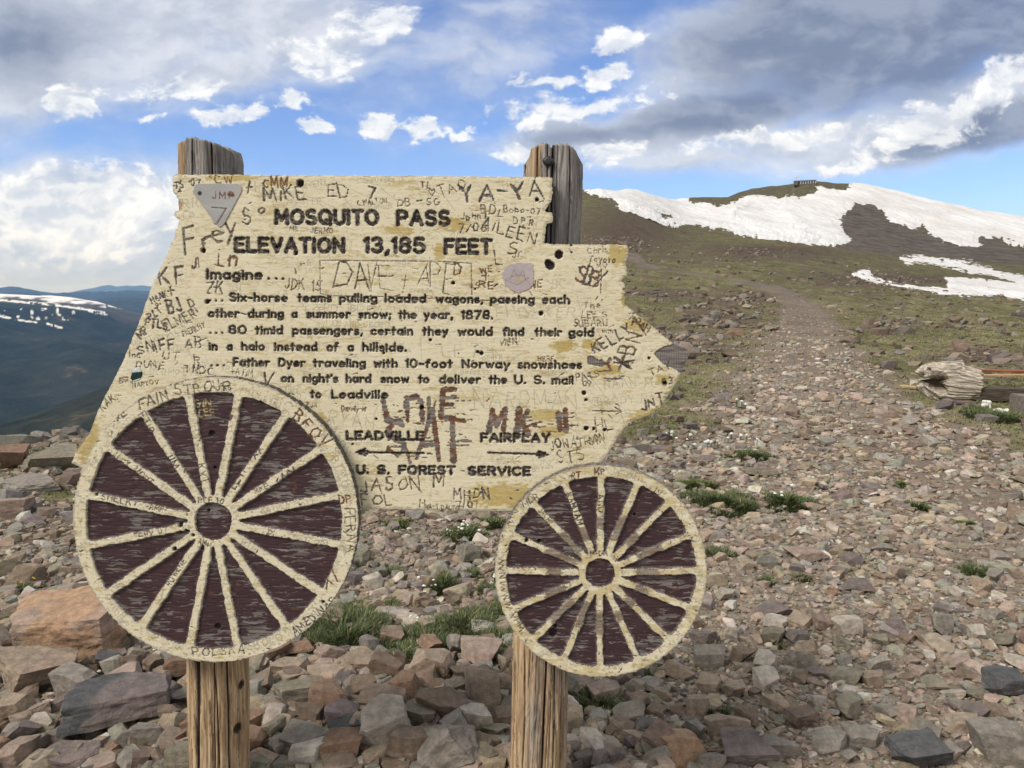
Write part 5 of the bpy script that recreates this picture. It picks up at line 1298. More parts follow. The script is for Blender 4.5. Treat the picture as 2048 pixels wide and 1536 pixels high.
# px, foot y, width, height, colour, label, short name for neighbours ('' = none)
GRP = 'stones lying about the foot of the sign'
HERO = [
 (143, 1322, 240, 140, 'orange', 'huge rounded orange-tan boulder lying left of the larger wheel', 'the huge orange boulder'),
 (66, 1392, 148, 76, 'tan', 'low tan slab tucked under the front of the huge orange boulder', 'the low tan slab'),
 (239, 1478, 176, 100, 'dark slate', 'big two-tone slab, blue slate at one end and purple-grey at the other', 'the two-tone slate slab'),
 (156, 1402, 72, 60, 'grey', 'grey wedge stone above the two-tone slate slab', ''), (189, 1417, 68, 36, 'pale', 'creamy white stone resting on the two-tone slate slab', 'the creamy white stone'),
 (266, 1350, 38, 34, 'brown', 'small brown block below the rim of the larger wheel', ''), (226, 1396, 48, 36, 'rust-brown', 'rusty orange stone beside the creamy white stone', ''),
 (290, 1388, 40, 30, 'pale', 'pale tan cube just left of the left post', 'the pale tan cube'), (340, 1468, 40, 46, 'brown', 'dark brown upright block against the left post', 'the dark brown block at the left post'),
 (278, 1508, 74, 48, 'grey', 'grey pointed stone in front of the two-tone slate slab', 'the grey pointed stone'), (89, 1476, 44, 42, 'pale', 'pale chunky stone left of the two-tone slate slab', ''),
 (29, 1446, 64, 42, 'tan', 'tan flat-topped stone at the left edge below the low tan slab', ''), (34, 1548, 62, 60, 'pinkish', 'salmon pink stone in the bottom left corner', 'the salmon pink stone'),
 (146, 1552, 104, 46, 'purple-grey', 'long dark purple slab at the bottom edge under the slate slab', 'the long dark purple slab'), (369, 1560, 60, 70, 'olive-grey', 'olive stone leaning by the foot of the left post', ''), (219, 1346, 50, 32, 'dark slate', 'blue-grey flat stone beside the small flowers near the boulder', ''),
 (22, 1040, 84, 62, 'pinkish', 'large smooth pinkish boulder at the left edge', 'the smooth pinkish boulder'), (60, 985, 130, 44, 'grey', 'grey knobbly outcrop ledge left of the larger wheel', ''), (95, 944, 110, 60, 'olive-grey', 'dark craggy outcrop standing left of the larger wheel', 'the dark craggy outcrop'), (18, 940, 76, 62, 'rust-brown', 'rust-brown outcrop block at the left edge', ''),
 (118, 1015, 32, 24, 'brown', 'single brown stone in the turf left of the larger wheel', ''), (150, 838, 52, 26, 'tan', 'pointed tan rock on the crest against the valley', ''), (98, 838, 56, 28, 'pale', 'pale jagged rock on the crest against the valley', ''), (40, 846, 32, 20, 'rust-brown', 'rust-brown rock on the crest near the left edge', ''),
 (176, 836, 30, 18, 'grey', 'grey rock on the crest beside the board edge', ''), (14, 850, 24, 16, 'pale', 'little white rock on the crest at the left edge', ''),
 (786, 1240, 62, 28, 'pale', 'pale grey slab lying in the grass between the wheels', 'the pale slab in the grass'), (782, 1290, 54, 42, 'brown', 'brown faceted stone in the grass between the wheels', 'the brown faceted stone'), (884, 1232, 28, 32, 'pale', 'upright cream stone in the grass between the wheels', 'the upright cream stone'),
 (958, 1345, 76, 52, 'pinkish', 'flat pinkish slab set in the soil left of the right post', 'the flat pinkish slab'), (803, 1350, 28, 54, 'brown', 'narrow brown stone standing on end below the grass', ''), (716, 1322, 40, 32, 'pale', 'pale cracked stone at the lower edge of the grass', ''), (757, 1318, 38, 26, 'grey', 'smooth grey stone at the lower edge of the grass', ''),
 (967, 1405, 50, 66, 'brown', 'tall brown cube just left of the right post', 'the tall brown cube'), (777, 1372, 58, 58, 'brown', 'large brown block under the grass patch', 'the large brown block'), (866, 1366, 90, 52, 'tan', 'long tan slab tilted beside the tall brown cube', 'the long tilted tan slab'), (717, 1356, 74, 42, 'tan', 'curved tan stone under the grass patch', ''),
 (647, 1380, 88, 34, 'tan', 'flat tan stone near the left post below the wheel', ''), (582, 1364, 58, 36, 'tan', 'low tan stone touching the shade of the larger wheel', ''), (603, 1420, 100, 50, 'olive-grey', 'broad olive-grey stone right of the left post', 'the broad olive stone'), (665, 1450, 82, 68, 'rust-brown', 'rounded rust-brown boulder right of the left post', 'the rounded rust boulder'),
 (766, 1442, 78, 44, 'brown', 'reddish brown slab with a ledge in the heap', 'the reddish ledge slab'), (889, 1462, 100, 70, 'brown', 'wide brown block in the heap left of the right post', 'the wide brown block'), (842, 1468, 58, 50, 'olive-grey', 'olive block wedged beside the wide brown block', ''), (907, 1496, 46, 58, 'grey', 'grey slanted stone below the wide brown block', ''), (953, 1478, 60, 50, 'pale', 'pale grey lump near the right post', 'the pale grey lump'),
 (774, 1508, 102, 92, 'pale', 'large pale grey stone with a pointed top in the heap', 'the large pale pointed stone'), (817, 1542, 76, 76, 'brown', 'brown cracked stone right of the pale pointed stone', ''), (893, 1556, 110, 96, 'grey', 'big grey pyramid-shaped stone at the bottom edge', 'the grey pyramid stone'), (685, 1530, 80, 46, 'rust-brown', 'reddish slab at the bottom edge of the heap', 'the reddish bottom slab'), (611, 1528, 84, 54, 'grey', 'broad grey stone at the bottom edge near the left post', ''),
 (692, 1484, 78, 32, 'dark slate', 'blue-grey slab beside the rounded rust boulder', ''), (990, 1492, 44, 28, 'olive-grey', 'small olive stone against the right post', ''), (621, 1462, 54, 40, 'brown', 'brown rubble stone under the broad olive stone', ''),
 (1418, 1338, 60, 48, 'grey', 'sharp white-veined grey block right of the smaller wheel', 'the white-veined grey block'), (1468, 1398, 48, 40, 'tan', 'yellowish tan stone on bare dirt right of the wheel', ''), (1544, 1236, 68, 30, 'purple-grey', 'long purple-brown brick-shaped stone on the gravel', 'the brick-shaped stone'), (1546, 1290, 46, 40, 'olive-grey', 'rounded greenish grey stone below the brick-shaped stone', ''), (1553, 1256, 48, 24, 'pale', 'pale tan stone touching the brick-shaped stone', ''), (1592, 1288, 40, 30, 'purple-grey', 'dark wedge right of the greenish grey stone', ''),
 (1453, 1484, 78, 60, 'tan', 'large flat-faced tan stone right of the right post', 'the large tan stone'), (1488, 1532, 98, 58, 'purple-grey', 'large dark brown slab near the bottom edge right of the post', 'the dark brown bottom slab'), (1362, 1530, 80, 56, 'orange', 'orange-tan block near the bottom edge right of the post', 'the orange-tan block'), (1418, 1545, 52, 42, 'grey', 'grey stone between the orange-tan block and the dark slab', ''),
 (1658, 1512, 58, 48, 'grey', 'shadowed grey stone near the bottom edge', ''), (1843, 1542, 108, 62, 'dark slate', 'wide slate slab at the bottom edge on the right', 'the wide slate slab'), (2000, 1532, 112, 92, 'grey', 'biggest grey-brown slab in the bottom right corner', 'the bottom right corner slab'), (2012, 1394, 80, 52, 'dark slate', 'dark purple slate block at the right edge', 'the slate block at the right edge'), (1741, 1374, 54, 36, 'tan', 'tan kite-shaped stone on the gravel', 'the kite-shaped stone'),
 (1960, 1186, 34, 38, 'tan', 'tan cube beside a green tuft on the gravel', 'the tan cube by the tuft'), (1710, 1186, 64, 32, 'purple-grey', 'purple-grey slab alone on the gravel', 'the purple-grey slab'), (1871, 1294, 36, 26, 'grey', 'light grey block out on the gravel', ''), (1983, 1240, 44, 30, 'grey', 'grey boulder near the right edge on the gravel', ''), (1530, 1376, 56, 36, 'pale', 'cream flat stone on dirt above the large tan stone', 'the cream flat stone'),
 (1635, 1412, 32, 22, 'pale', 'small pale leaf-shaped stone on fine gravel', ''), (1490, 1144, 34, 30, 'tan', 'tan block just right of the smaller wheel', ''), (1610, 1120, 84, 34, 'pinkish', 'flat pinkish stone ringed by grass on the track', 'the flat pinkish track stone'), (1432, 1082, 48, 22, 'grey', 'long grey stone right of the smaller wheel rim', ''),
 (1515, 954, 74, 30, 'olive-grey', 'broad olive boulder at the edge of the track', 'the broad olive boulder'), (1410, 926, 40, 20, 'purple-grey', 'dark round stone in the grass near the board tip', ''), (1318, 906, 52, 18, 'purple-grey', 'long dark stone in the grass under the board tip', ''), (1484, 812, 28, 13, 'brown', 'brown stone among white flowers beyond the board tip', ''),
 (1468, 672, 34, 22, 'rust-brown', 'rust-brown rock in the rocky patch left of the track', ''), (1757, 668, 34, 22, 'brown', 'brown rock in the rocky patch right of the track', ''), (1967, 750, 26, 18, 'dark slate', 'black rock above the dead stump', ''), (1455, 715, 36, 16, 'brown', 'low dark rock left of the track', ''), (1800, 662, 26, 16, 'brown', 'small dark rock beside the brown rock right of the track', ''),
 (1995, 1450, 50, 34, 'brown', 'brown stone below the slate block at the right edge', ''), (1770, 1440, 46, 30, 'grey', 'grey slab below the kite-shaped stone', ''), (1920, 1470, 62, 44, 'tan', 'tan stone above the wide slate slab', ''), (1600, 1455, 52, 40, 'brown', 'brown stone right of the large tan stone', ''), (1722, 1500, 66, 46, 'grey', 'grey tilted slab near the bottom edge', ''), (1560, 1520, 58, 44, 'grey', 'grey stone right of the dark brown bottom slab', ''),
]
ROCKS = []          # px, py, radius, colour, for neighbours
ANCHOR = [('the left post', 440, 1440), ('the right post', 1078, 1430), ('the smaller wheel', 1202, 1300), ('the dead stump', 1900, 770)]
for i, (px, py, w, h, c, lab, short) in enumerate(HERO):
    big = w > 90
    far = py < 760
    place_rock('boulder' if w > 120 else 'rock', px, py, w, h, c, lab, 'boulder' if w > 120 else 'rock', None if w > 120 else GRP, level=6 if w > 96 else (5 if w > 38 else 4), seed=i, boxy=.35 if i == 0 else .7, rough=.05 if i == 0 else (.045 if big else .03), yaw=R(10) if i == 0 else None,
               tint2='purple-grey' if i == 2 else ('pinkish' if i == 0 else None), lift=.02 if (py > 1330 and px < 1000) else 0, dep=.8 if i < 3 else None)
    ROCKS.append((px, py - h * .4, max(w * .5, h * .5)))
    if short:
        ANCHOR.append((short, px, py - h * .45))

WHEELS = [(431.5, 1039, 288), (1202, 1142, 215)]
def hidden(px, py):
    if any(math.hypot(px - a, py - b) < r_ for a, b, r_ in WHEELS):
        return True
    if 385 < px < 498 and py > 1200 or 1015 < px < 1142 and py > 1200:
        return True
    return bool(poly_sdf(np.array([px]), np.array([py]), BOARD_PX)[0] < 0)

ZONES = [(500, 1015, 1310, 1565, 92, 27, 62, ['tan', 'brown', 'brown', 'rust-brown', 'grey', 'olive-grey', 'pinkish', 'grey']),
         (0, 392, 1330, 1565, 54, 27, 60, ['tan', 'brown', 'grey', 'rust-brown', 'pinkish', 'purple-grey', 'grey']),
         (1145, 2048, 1255, 1565, 84, 28, 62, ['tan', 'brown', 'grey', 'grey', 'pale', 'purple-grey', 'pinkish', 'olive-grey']),
         (1420, 2048, 1060, 1255, 26, 24, 42, ['tan', 'grey', 'pinkish', 'pale', 'rust-brown', 'purple-grey']),
         (715, 1000, 1035, 1210, 26, 24, 46, ['tan', 'grey', 'pinkish', 'rust-brown', 'brown']),
         (0, 160, 1050, 1200, 24, 28, 60, ['brown', 'grey', 'purple-grey', 'tan', 'purple-grey']),
         (1225, 1560, 905, 1050, 18, 24, 46, ['tan', 'pinkish', 'rust-brown', 'brown'])]
_rr = np.random.default_rng(12)
used_labels = set(h_[5] for h_ in HERO)
def auto_label(px, py, w, colour, shape, zone_sizes):
    size = 'small' if w < zone_sizes[0] else ('mid-sized' if w < zone_sizes[1] else 'large')
    near = sorted(ANCHOR, key=lambda a: math.hypot((a[1] - px), (a[2] - py) * 1.3))[:5]
    for a, ax, ay in near:
        dx, dy = px - ax, py - ay
        if abs(dx) > abs(dy) * 1.2:
            rel = 'right of' if dx > 0 else 'left of'
        else:
            rel = 'in front of' if dy > 0 else 'behind'
        far = 'just ' if math.hypot(dx, dy) < 85 else ''
        for t in (f'{size} {colour} {shape} stone {far}{rel} {a}', ):
            if t not in used_labels:
                return t
    return None
todo = []
for (x0, x1, y0, y1, n, s0, s1, cols) in ZONES:
    sizes = np.sort(s0 + (s1 - s0) * _rr.random(n) ** 1.9)[::-1]
    for s_ in sizes:
        for tries in range(60):
            px, py = _rr.uniform(x0, x1), _rr.uniform(y0, y1)
            hh = s_ * _rr.uniform(.42, .95)
            if hidden(px, py - hh * .4):
                continue
            if all(math.hypot(px - a, (py - hh * .4 - b) * 1.25) > .80 * (s_ * .5 + r_) for a, b, r_ in ROCKS):
                todo.append((px, py, s_, hh, str(_rr.choice(cols)), (s0 + (s1 - s0) * .12, s0 + (s1 - s0) * .45), len(todo)))
                ROCKS.append((px, py - hh * .4, s_ * .5))
                break
n_auto = 0
for (px, py, w, h, c, zs, i) in todo:
    ratio = h / w
    shape = 'flat' if ratio < .55 else ('blocky' if ratio < .78 else 'wedge-shaped')
    lab = auto_label(px, py - h * .4, w, c, shape, zs)
    if lab is None or n_auto + len(HERO) >= 300:
        continue
    used_labels.add(lab); n_auto += 1
    place_rock('rock', px, py, w, h, c, lab, 'rock', GRP, level=5 if w > 38 else 4, rough=.034, seed=900 + i, boxy={'flat': .75, 'blocky': .8, 'wedge-shaped': .3}[shape], tilt=16, lift=.015 if (py > 1310 and px < 1000) else 0, yaw=R(_rr.uniform(-70, 70)))

TUFTS = [
 (800, 1322, 150, 26, 'mossy green mat around the brown faceted stone'), (905, 1300, 80, 34, 'leafy green tuft between the faceted stone and the smaller wheel'), (735, 1262, 60, 30, 'fine grass tuft left of the brown faceted stone'), (1000, 1230, 50, 30, 'dark tuft against the left rim of the smaller wheel'),
 (690, 1276, 150, 50, 'big dark green grass tuft right of the larger wheel'), (930, 1256, 96, 46, 'dense dark grass tuft left of the smaller wheel'), (840, 1290, 120, 34, 'wide low tuft below the pale slab in the grass'), (885, 1178, 44, 40, 'green tuft with white flowers above the upright cream stone'),
 (1000, 1290, 60, 44, 'grass tuft tucked under the rim of the smaller wheel'), (770, 1232, 60, 24, 'short tuft behind the pale slab in the grass'), (985, 1320, 44, 34, 'pale spiky tuft beside the flat pinkish slab'), (640, 1296, 90, 40, 'dark tuft under the lower right rim of the larger wheel'), (1184, 1408, 90, 44, 'bright green grass patch right of the right post'),
 (1440, 1006, 104, 26, 'wide dark tuft right of the smaller wheel top'), (1480, 1018, 50, 24, 'round dark tuft beside the wide tuft right of the wheel'), (1575, 1006, 80, 22, 'green mat with a white flower at the track edge'), (1836, 1014, 36, 14, 'small mossy tuft on the track'), (1795, 970, 30, 10, 'tiny tuft higher up on the track'), (1950, 1150, 56, 24, 'green weed beside the tan cube on the gravel'),
 (1430, 1424, 46, 24, 'lone bright tuft on dirt below the white-veined grey block'), (1414, 1292, 34, 16, 'small tuft above the white-veined grey block'), (1600, 1158, 30, 16, 'small dark tuft below the flat pinkish track stone'), (1440, 1110, 50, 20, 'sparse tuft right of the smaller wheel'), (1540, 1168, 40, 18, 'wispy tuft on the gravel below the tan block'), (1930, 1050, 30, 14, 'low green tuft near the right edge of the track'),
 (20, 1510, 60, 36, 'yellow-green tuft in the bottom left rubble'), (12, 1276, 34, 30, 'dark tuft at the left edge beside the huge boulder'), (150, 1362, 70, 20, 'mossy green strip below the huge orange boulder'), (340, 1356, 60, 20, 'small green patch left of the left post'), (350, 1310, 50, 22, 'leafy tuft under the bottom rim of the larger wheel'), (55, 1180, 40, 14, 'yellow-green moss cushion above the huge orange boulder'),
 (795, 1050, 50, 14, 'low green mat under the board edge'), (925, 1070, 70, 18, 'flowering green mat under the board near the smaller wheel'), (985, 1050, 44, 18, 'bright mossy cushion beside the smaller wheel'), (945, 1150, 30, 18, 'small tuft among gravel left of the smaller wheel'), (785, 1150, 44, 22, 'dry tuft among gravel right of the larger wheel'), (985, 1185, 46, 26, 'tuft with white flowers left of the smaller wheel hub'), (700, 1215, 56, 18, 'short grass by the right rim of the larger wheel'),
 (1395, 975, 60, 20, 'grass clump above the smaller wheel rim'), (1500, 915, 70, 16, 'turf clump near the broad olive boulder'), (1990, 840, 90, 22, 'dark green turf below the dead stump'), (1560, 1290, 30, 10, 'thin green sprig by the brick-shaped stone'), (1300, 1360, 46, 22, 'green tuft under the lower right of the smaller wheel'), (860, 1336, 40, 16, 'sprig of grass above the long tilted tan slab')]
TUFT_XY = [(*gpx(t[0], t[1])[:2], t[2] * .62 * math.hypot(gpx(t[0], t[1])[1], CAM_Z) / F_PX) for t in TUFTS]
# ------------------------------------------------------------------ the gravel that nobody could count
def scatter(name, label, x, y, size, flat, tints, seed, lod, lift=.28, z=None, jitter=.22):
    rng = np.random.default_rng(seed)
    protos = []
    for k in range(14):
        V, F = rock_shape(lod, (1, rng.uniform(.55, .95), 1), rng, rng.uniform(.3, .85), .02 if lod > 1 else 0, 5)
        protos.append((V, F))
    n = len(x)
    z = Hn(x, y) if z is None else z
    which = rng.integers(0, len(protos), n)
    Vs, Fs, Ts, off = [], [], [], 0
    for k, (V, F) in enumerate(protos):
        I = np.nonzero(which == k)[0]
        if not len(I):
            continue
        yaw = rng.uniform(0, 6.283, len(I)); tx = rng.normal(0, jitter, len(I)); ty = rng.normal(0, jitter, len(I))
        hs = size[I] * flat[I]
        P = np.repeat(V[None], len(I), 0) * np.stack([size[I], size[I], hs], 1)[:, None, :]
        # tilt then turn
        c, s = np.cos(tx)[:, None], np.sin(tx)[:, None]
        P = np.stack([P[..., 0], P[..., 1] * c - P[..., 2] * s, P[..., 1] * s + P[..., 2] * c], -1)
        c, s = np.cos(ty)[:, None], np.sin(ty)[:, None]
        P = np.stack([P[..., 0] * c + P[..., 2] * s, P[..., 1], -P[..., 0] * s + P[..., 2] * c], -1)
        c, s = np.cos(yaw)[:, None], np.sin(yaw)[:, None]
        P = np.stack([P[..., 0] * c - P[..., 1] * s, P[..., 0] * s + P[..., 1] * c, P[..., 2]], -1)
        P = P + np.stack([x[I], y[I], z[I] + hs * lift], 1)[:, None, :]
        m = len(V)
        Vs.append(P.reshape(-1, 3)); Ts.append(np.repeat(tints[I], m, 0))
        Fs.append((F[None] + (np.arange(len(I)) * m)[:, None, None] + off).reshape(-1, 3)); off += len(I) * m
    o = mesh_obj(name, np.concatenate(Vs), np.concatenate(Fs), M_ROCK, smooth=False, attrs={'tint': np.concatenate(Ts)})
    tag(o, label, name, kind='stuff')
    return o
def pick_tints(n, rng, names, var=.16):
    T = np.array([TINT[k] for k in names])
    return T[rng.integers(0, len(T), n)] * rng.uniform(1 - var, 1 + var, (n, 1)) * rng.uniform(.95, 1.05, (n, 3)) * np.array([.97, 1.0, .98])
def polar(n, r0, r1, a0, a1, rng, pw=0.0):
    u = rng.random(n)
    if pw == 0:
        r = np.exp(np.log(r0) + u * math.log(r1 / r0))
    else:
        r = (r0 ** pw + u * (r1 ** pw - r0 ** pw)) ** (1 / pw)
    a = np.radians(rng.uniform(a0, a1, n))
    return r * np.sin(a), r * np.cos(a), r
def tuft_mask(x, y):
    m_ = np.zeros_like(x)
    for (tx, ty, tr) in TUFT_XY:
        m_ = np.maximum(m_, np.exp(-((x - tx) ** 2 + (y - ty) ** 2) / (tr * 1.05) ** 2 * .9))
    return m_
GRAV = ['tan', 'brown', 'brown', 'grey', 'grey', 'pinkish', 'pale', 'purple-grey', 'brown', 'tan', 'olive-grey', 'tan', 'grey']
def build_gravel():
    rng = np.random.default_rng(5)
    # larger rubble of the heap, near the posts and on the left
    x, y, r = polar(5200, 1.7, 4.6, -50, 12, rng)
    px, py = to_px(x, y, H0(x, y))
    g = masks(x, y)[0]
    w = np.where((py > 1300) | (px < 300), 1.0, .45) * (1 - .8 * g)
    k = rng.random(len(x)) < w * (1 - tuft_mask(x, y))
    x, y, r = x[k], y[k], r[k]
    sz = .030 * r ** .3 * np.exp(rng.normal(0, .42, len(x))) * 1.35
    scatter('rubble', 'loose broken rubble packed between the larger stones by the posts', x, y, sz, rng.uniform(.45, .9, len(x)), pick_tints(len(x), rng, GRAV), 21, 2, .30)
    # gravel of the track and the open ground
    x, y, r = polar(190000, 1.6, 80, -56, 58, rng)
    g, rd, ro = masks(x, y)
    px, py = to_px(x, y, H0(x, y))
    n = fbm(x * 1.3, y * 1.3, 3, 201)
    w = np.clip(1 - 1.0 * g, 0, 1) * np.where(r > 9, np.maximum(rd * np.interp(r, [9, 25, 80], [.9, .8, .5]), np.where(r < 25, ro * .5 + .10, 0)), 1) * np.where(px < 1020, .8, sstep(.28, .52, n) * .6 + .4)
    k = rng.random(len(x)) < w * (1 - .95 * tuft_mask(x, y))
    x, y, r, rd = x[k], y[k], r[k], rd[k]
    sz = np.clip((.0082 + 0 * r) * np.minimum(r, 10.5) ** .96 * np.exp(rng.normal(0, .55, len(x))) * (1 - .22 * rd), .008, .26)
    tn = pick_tints(len(x), rng, GRAV) * (1.12 + .12 * rd)[:, None]
    fl = rng.uniform(.22, .62, len(x))
    nr = (r < 5.2) & (sz > .022)
    scatter('gravel', 'angular brown and grey gravel around the sign', x[nr], y[nr], sz[nr], fl[nr], tn[nr], 22, 2, .22)
    scatter('gravel', 'pale tan crushed gravel covering the track and open ground', x[~nr], y[~nr], sz[~nr], fl[~nr], tn[~nr], 25, 1, .22)
    # fine chips close to the camera
    x, y, r = polar(26000, 1.6, 6.5, -52, 54, rng)
    g, rd, ro = masks(x, y)
    k = rng.random(len(x)) < np.clip(1 - .8 * g, 0, 1)
    x, y, r = x[k], y[k], r[k]
    sz = np.clip(.0062 * r ** .8 * np.exp(rng.normal(0, .4, len(x))), .006, .05)
    scatter('gravel', 'fine stone chips lying on the dirt close to the sign', x, y, sz, rng.uniform(.35, .8, len(x)), pick_tints(len(x), rng, GRAV), 23, 1, .25)
    # rocky patches up the slope
    x, y, r = polar(60000, 7, 190, -45, 52, rng)
    g, rd, ro = masks(x, y)
    n = fbm(x * .35, y * .35, 3, 211)
    w = (1 - rd) * np.maximum(sstep(.3, .9, ro) * .6, sstep(.60, .72, n) * .30 + .05)
    k = rng.random(len(x)) < w
    x, y, r = x[k], y[k], r[k]
    sz = np.clip(.016 * r ** .72 * np.exp(rng.normal(0, .55, len(x))) * 1.1, .04, .7)
    scatter('rubble', 'dark brown rocks strewn in patches over the tundra slope', x, y, sz, rng.uniform(.35, .8, len(x)), pick_tints(len(x), rng, ['brown', 'brown', 'purple-grey', 'tan', 'grey'], .25) * .80, 24, 1, .18)
build_gravel()

# ------------------------------------------------------------------ grass and flowers
def grass_mat():
    m, g, p = material('alpine grass blades')
    g.put(p.inputs['Base Color'], g.attr('tint')['Color'])
    p.inputs['Roughness'].default_value = .7
    p.inputs['Specular IOR Level'].default_value = .2
    return m
M_GRASS = grass_mat()
def blades(bx, by, bz, ln, wd, yaw, lean, tint):
    n = len(bx)
    dx, dy = np.cos(yaw), np.sin(yaw)
    sx, sy = -dy * wd / 2, dx * wd / 2
    def pt(t, k):
        h = ln * (t - .25 * lean * t * t); o = ln * lean * t * t * .8
        return np.stack([bx + dx * o + sx * k, by + dy * o + sy * k, bz + h - .004], 1)
    V = np.stack([pt(0, -1), pt(0, 1), pt(.55, .75), pt(.55, -.75), pt(1, 0)], 1).reshape(-1, 3)
    i = np.arange(n)[:, None] * 5
    return V, [i + np.array([[0, 1, 2, 3]]), i + np.array([[3, 2, 4]])], np.repeat(tint, 5, 0)
GREENS = np.array([(.045, .070, .018), (.070, .098, .026), (.100, .118, .036), (.145, .140, .055), (.030, .050, .016)])
def tuft(px, py, wpx, hpx, label, dark=True, seed=0, dens=1.0, mossy=False):
    wpx, hpx = wpx * 1.25, hpx * .80
    rng = np.random.default_rng(seed + 77)
    x, y, z = gpx(px, py)
    sc = math.hypot(y, CAM_Z) / F_PX
    rad = wpx * sc / 2; ht = hpx * sc
    n = int(min(6500, 300 + rad * rad * 70000) * dens)
    a = rng.uniform(0, 6.283, n); q = rad * np.sqrt(rng.random(n)) * (1 + .25 * np.sin(3 * a + seed))
    bx, by = x + q * np.cos(a), y + q * np.sin(a) * 1.15
    nz = fbm(bx * 14, by * 14, 2, seed)
    k = nz > .30
    bx, by, q, a, nz = bx[k], by[k], q[k], a[k], nz[k]; n = len(bx)
    bz = Hn(bx, by)
    ln = ht * rng.uniform(.5, 1.15, n) * (1.05 - .45 * q / rad) * (.6 + nz)
    base = np.array([(.034, .055, .020), (.048, .074, .026), (.066, .092, .034), (.10, .112, .046), (.20, .18, .10), (.052, .078, .030)]) if dark else GREENS
    t = base[rng.integers(0, len(base), n)] * rng.uniform(.95, 1.55, (n, 1))
    V, F, T = blades(bx, by, bz, ln, (.0034 if not mossy else .006) * rng.uniform(.7, 1.3, n) * max(1, sc * 500), a + rng.normal(0, .9, n), rng.uniform(.3, 1.3, n), t)
    o = mesh_obj('grass_tuft', V - np.array([x, y, z]), F, M_GRASS, smooth=False, attrs={'tint': T}, world=False)
    o.location = (x, y, z)
    tag(o, label, 'grass tuft', 'green tufts growing among the stones')
for i, t in enumerate(TUFTS):
    tuft(*t, seed=i, dark=(i % 7 != 3), mossy=('moss' in t[4] or 'mat' in t[4]))

M_PETAL = simple_mat('white petals', (.78, .78, .74), (.62, .64, .58), 60, .7)
M_PETALY = simple_mat('yellow petals', (.62, .42, .02), (.5, .33, .02), 60, .7)
M_STEM = simple_mat('green stem', (.05, .085, .025), (.03, .06, .02), 60, .7)
def flowers(px, py, n, spread, label, yellow=False, seed=0):
    rng = np.random.default_rng(seed + 300)
    x, y, z = gpx(px, py)
    sc = math.hypot(y, CAM_Z) / F_PX
    root = empty('wildflower', (x, y, z), label, 'wildflower', 'small flowers in the alpine turf')
    P, F = ico(2)
    Vs, Fs, Vst, Fst, o1, o2 = [], [], [], [], 0, 0
    for k in range(n):
        fx, fy = x + rng.normal(0, spread * sc), y + rng.normal(0, spread * sc * 1.3)
        fz = float(Hn(np.array([fx]), np.array([fy]))[0])
        s_ = sc * rng.uniform(2.0, 3.6) * (.6 if yellow else 1); hgt = sc * rng.uniform(9, 20)
        Q = P * (1 + .35 * np.sin(P[:, :1] * 9 + k) * np.cos(P[:, 1:2] * 8)) * s_ * np.array([1, 1, .7]) + np.array([fx, fy, fz + hgt])
        Vs.append(Q); Fs.append(F + o1); o1 += len(Q)
        w = sc * .7
        tri = np.array([[fx - w, fy, fz - .01], [fx + w, fy, fz - .01], [fx, fy + w, fz - .01], [fx - w, fy, fz + hgt], [fx + w, fy, fz + hgt], [fx, fy + w, fz + hgt]])
        Vst.append(tri); Fst.append(np.array([[0, 1, 4, 3], [1, 2, 5, 4], [2, 0, 3, 5]]) + o2); o2 += 6
    mesh_obj('blossom', np.concatenate(Vs), np.concatenate(Fs), M_PETALY if yellow else M_PETAL, parent=root, smooth=False)['kind'] = 'stuff'
    mesh_obj('stem', np.concatenate(Vst), np.concatenate(Fst), M_STEM, parent=root)['kind'] = 'stuff'
FLOWERS = [(838, 1250, 5, 9, 'white puff flowers in the grass below the pale slab'), (866, 1172, 4, 8, 'white flowers in the tuft above the upright cream stone'), (850, 1196, 3, 8, 'cluster of white flowers behind the upright cream stone'), (935, 1066, 7, 13, 'white flowers in the mat under the board'), (892, 1258, 2, 4, 'pair of yellow flowers in the grass between the wheels', True),
           (205, 1344, 5, 12, 'white flowers below the huge orange boulder'), (316, 1316, 2, 5, 'white flower under the bottom rim of the larger wheel'), (1566, 1004, 3, 6, 'white flowers at the track edge'), (1420, 900, 7, 16, 'scatter of white flowers in the turf below the board tip'), (1490, 888, 6, 14, 'white flowers near the broad olive boulder'), (1478, 818, 5, 14, 'white flowers around the brown stone beyond the board tip'),
           (985, 1172, 3, 8, 'white flowers left of the smaller wheel'), (1340, 882, 6, 14, 'white flowers by the lower edge of the board tip'), (60, 1174, 4, 8, 'yellow flowers on the moss cushion above the boulder', True), (1585, 985, 2, 5, 'white flowers above the green mat at the track edge')]
for i, t in enumerate(FLOWERS):
    flowers(*t[:5], yellow=(len(t) > 5), seed=i)

def build_turf():
    rng = np.random.default_rng(9)
    x, y, r = polar(300000, 3.0, 60, -45, 50, rng)
    g, rd, ro = masks(x, y)
    k = rng.random(len(x)) < g * .95
    x, y, r = x[k], y[k], r[k]
    n1 = fbm(x * 1.1, y * 1.1, 3, 221); n2 = fbm(x * 5, y * 5, 2, 223)
    z = Hn(x, y)
    q = sstep(.35, .65, n1)[:, None]
    dark, pale = np.array([.080, .085, .036]), np.array([.235, .215, .110])
    t = (dark * (1 - q) + pale * q) * rng.uniform(.7, 1.3, (len(x), 1))
    ln = (.016 + .026 * n2) * (1 + r * .022) * rng.uniform(.6, 1.3, len(x))
    V, F, T = blades(x, y, z, ln, (.0022 + r * .0009) * rng.uniform(.6, 1.4, len(x)), rng.uniform(0, 6.283, len(x)), rng.uniform(.4, 1.4, len(x)), t)
    o = mesh_obj('grass', V, F, M_GRASS, smooth=False, attrs={'tint': T})
    tag(o, 'short yellow-green tundra turf on either side of the track', 'grass', kind='stuff')
build_turf()
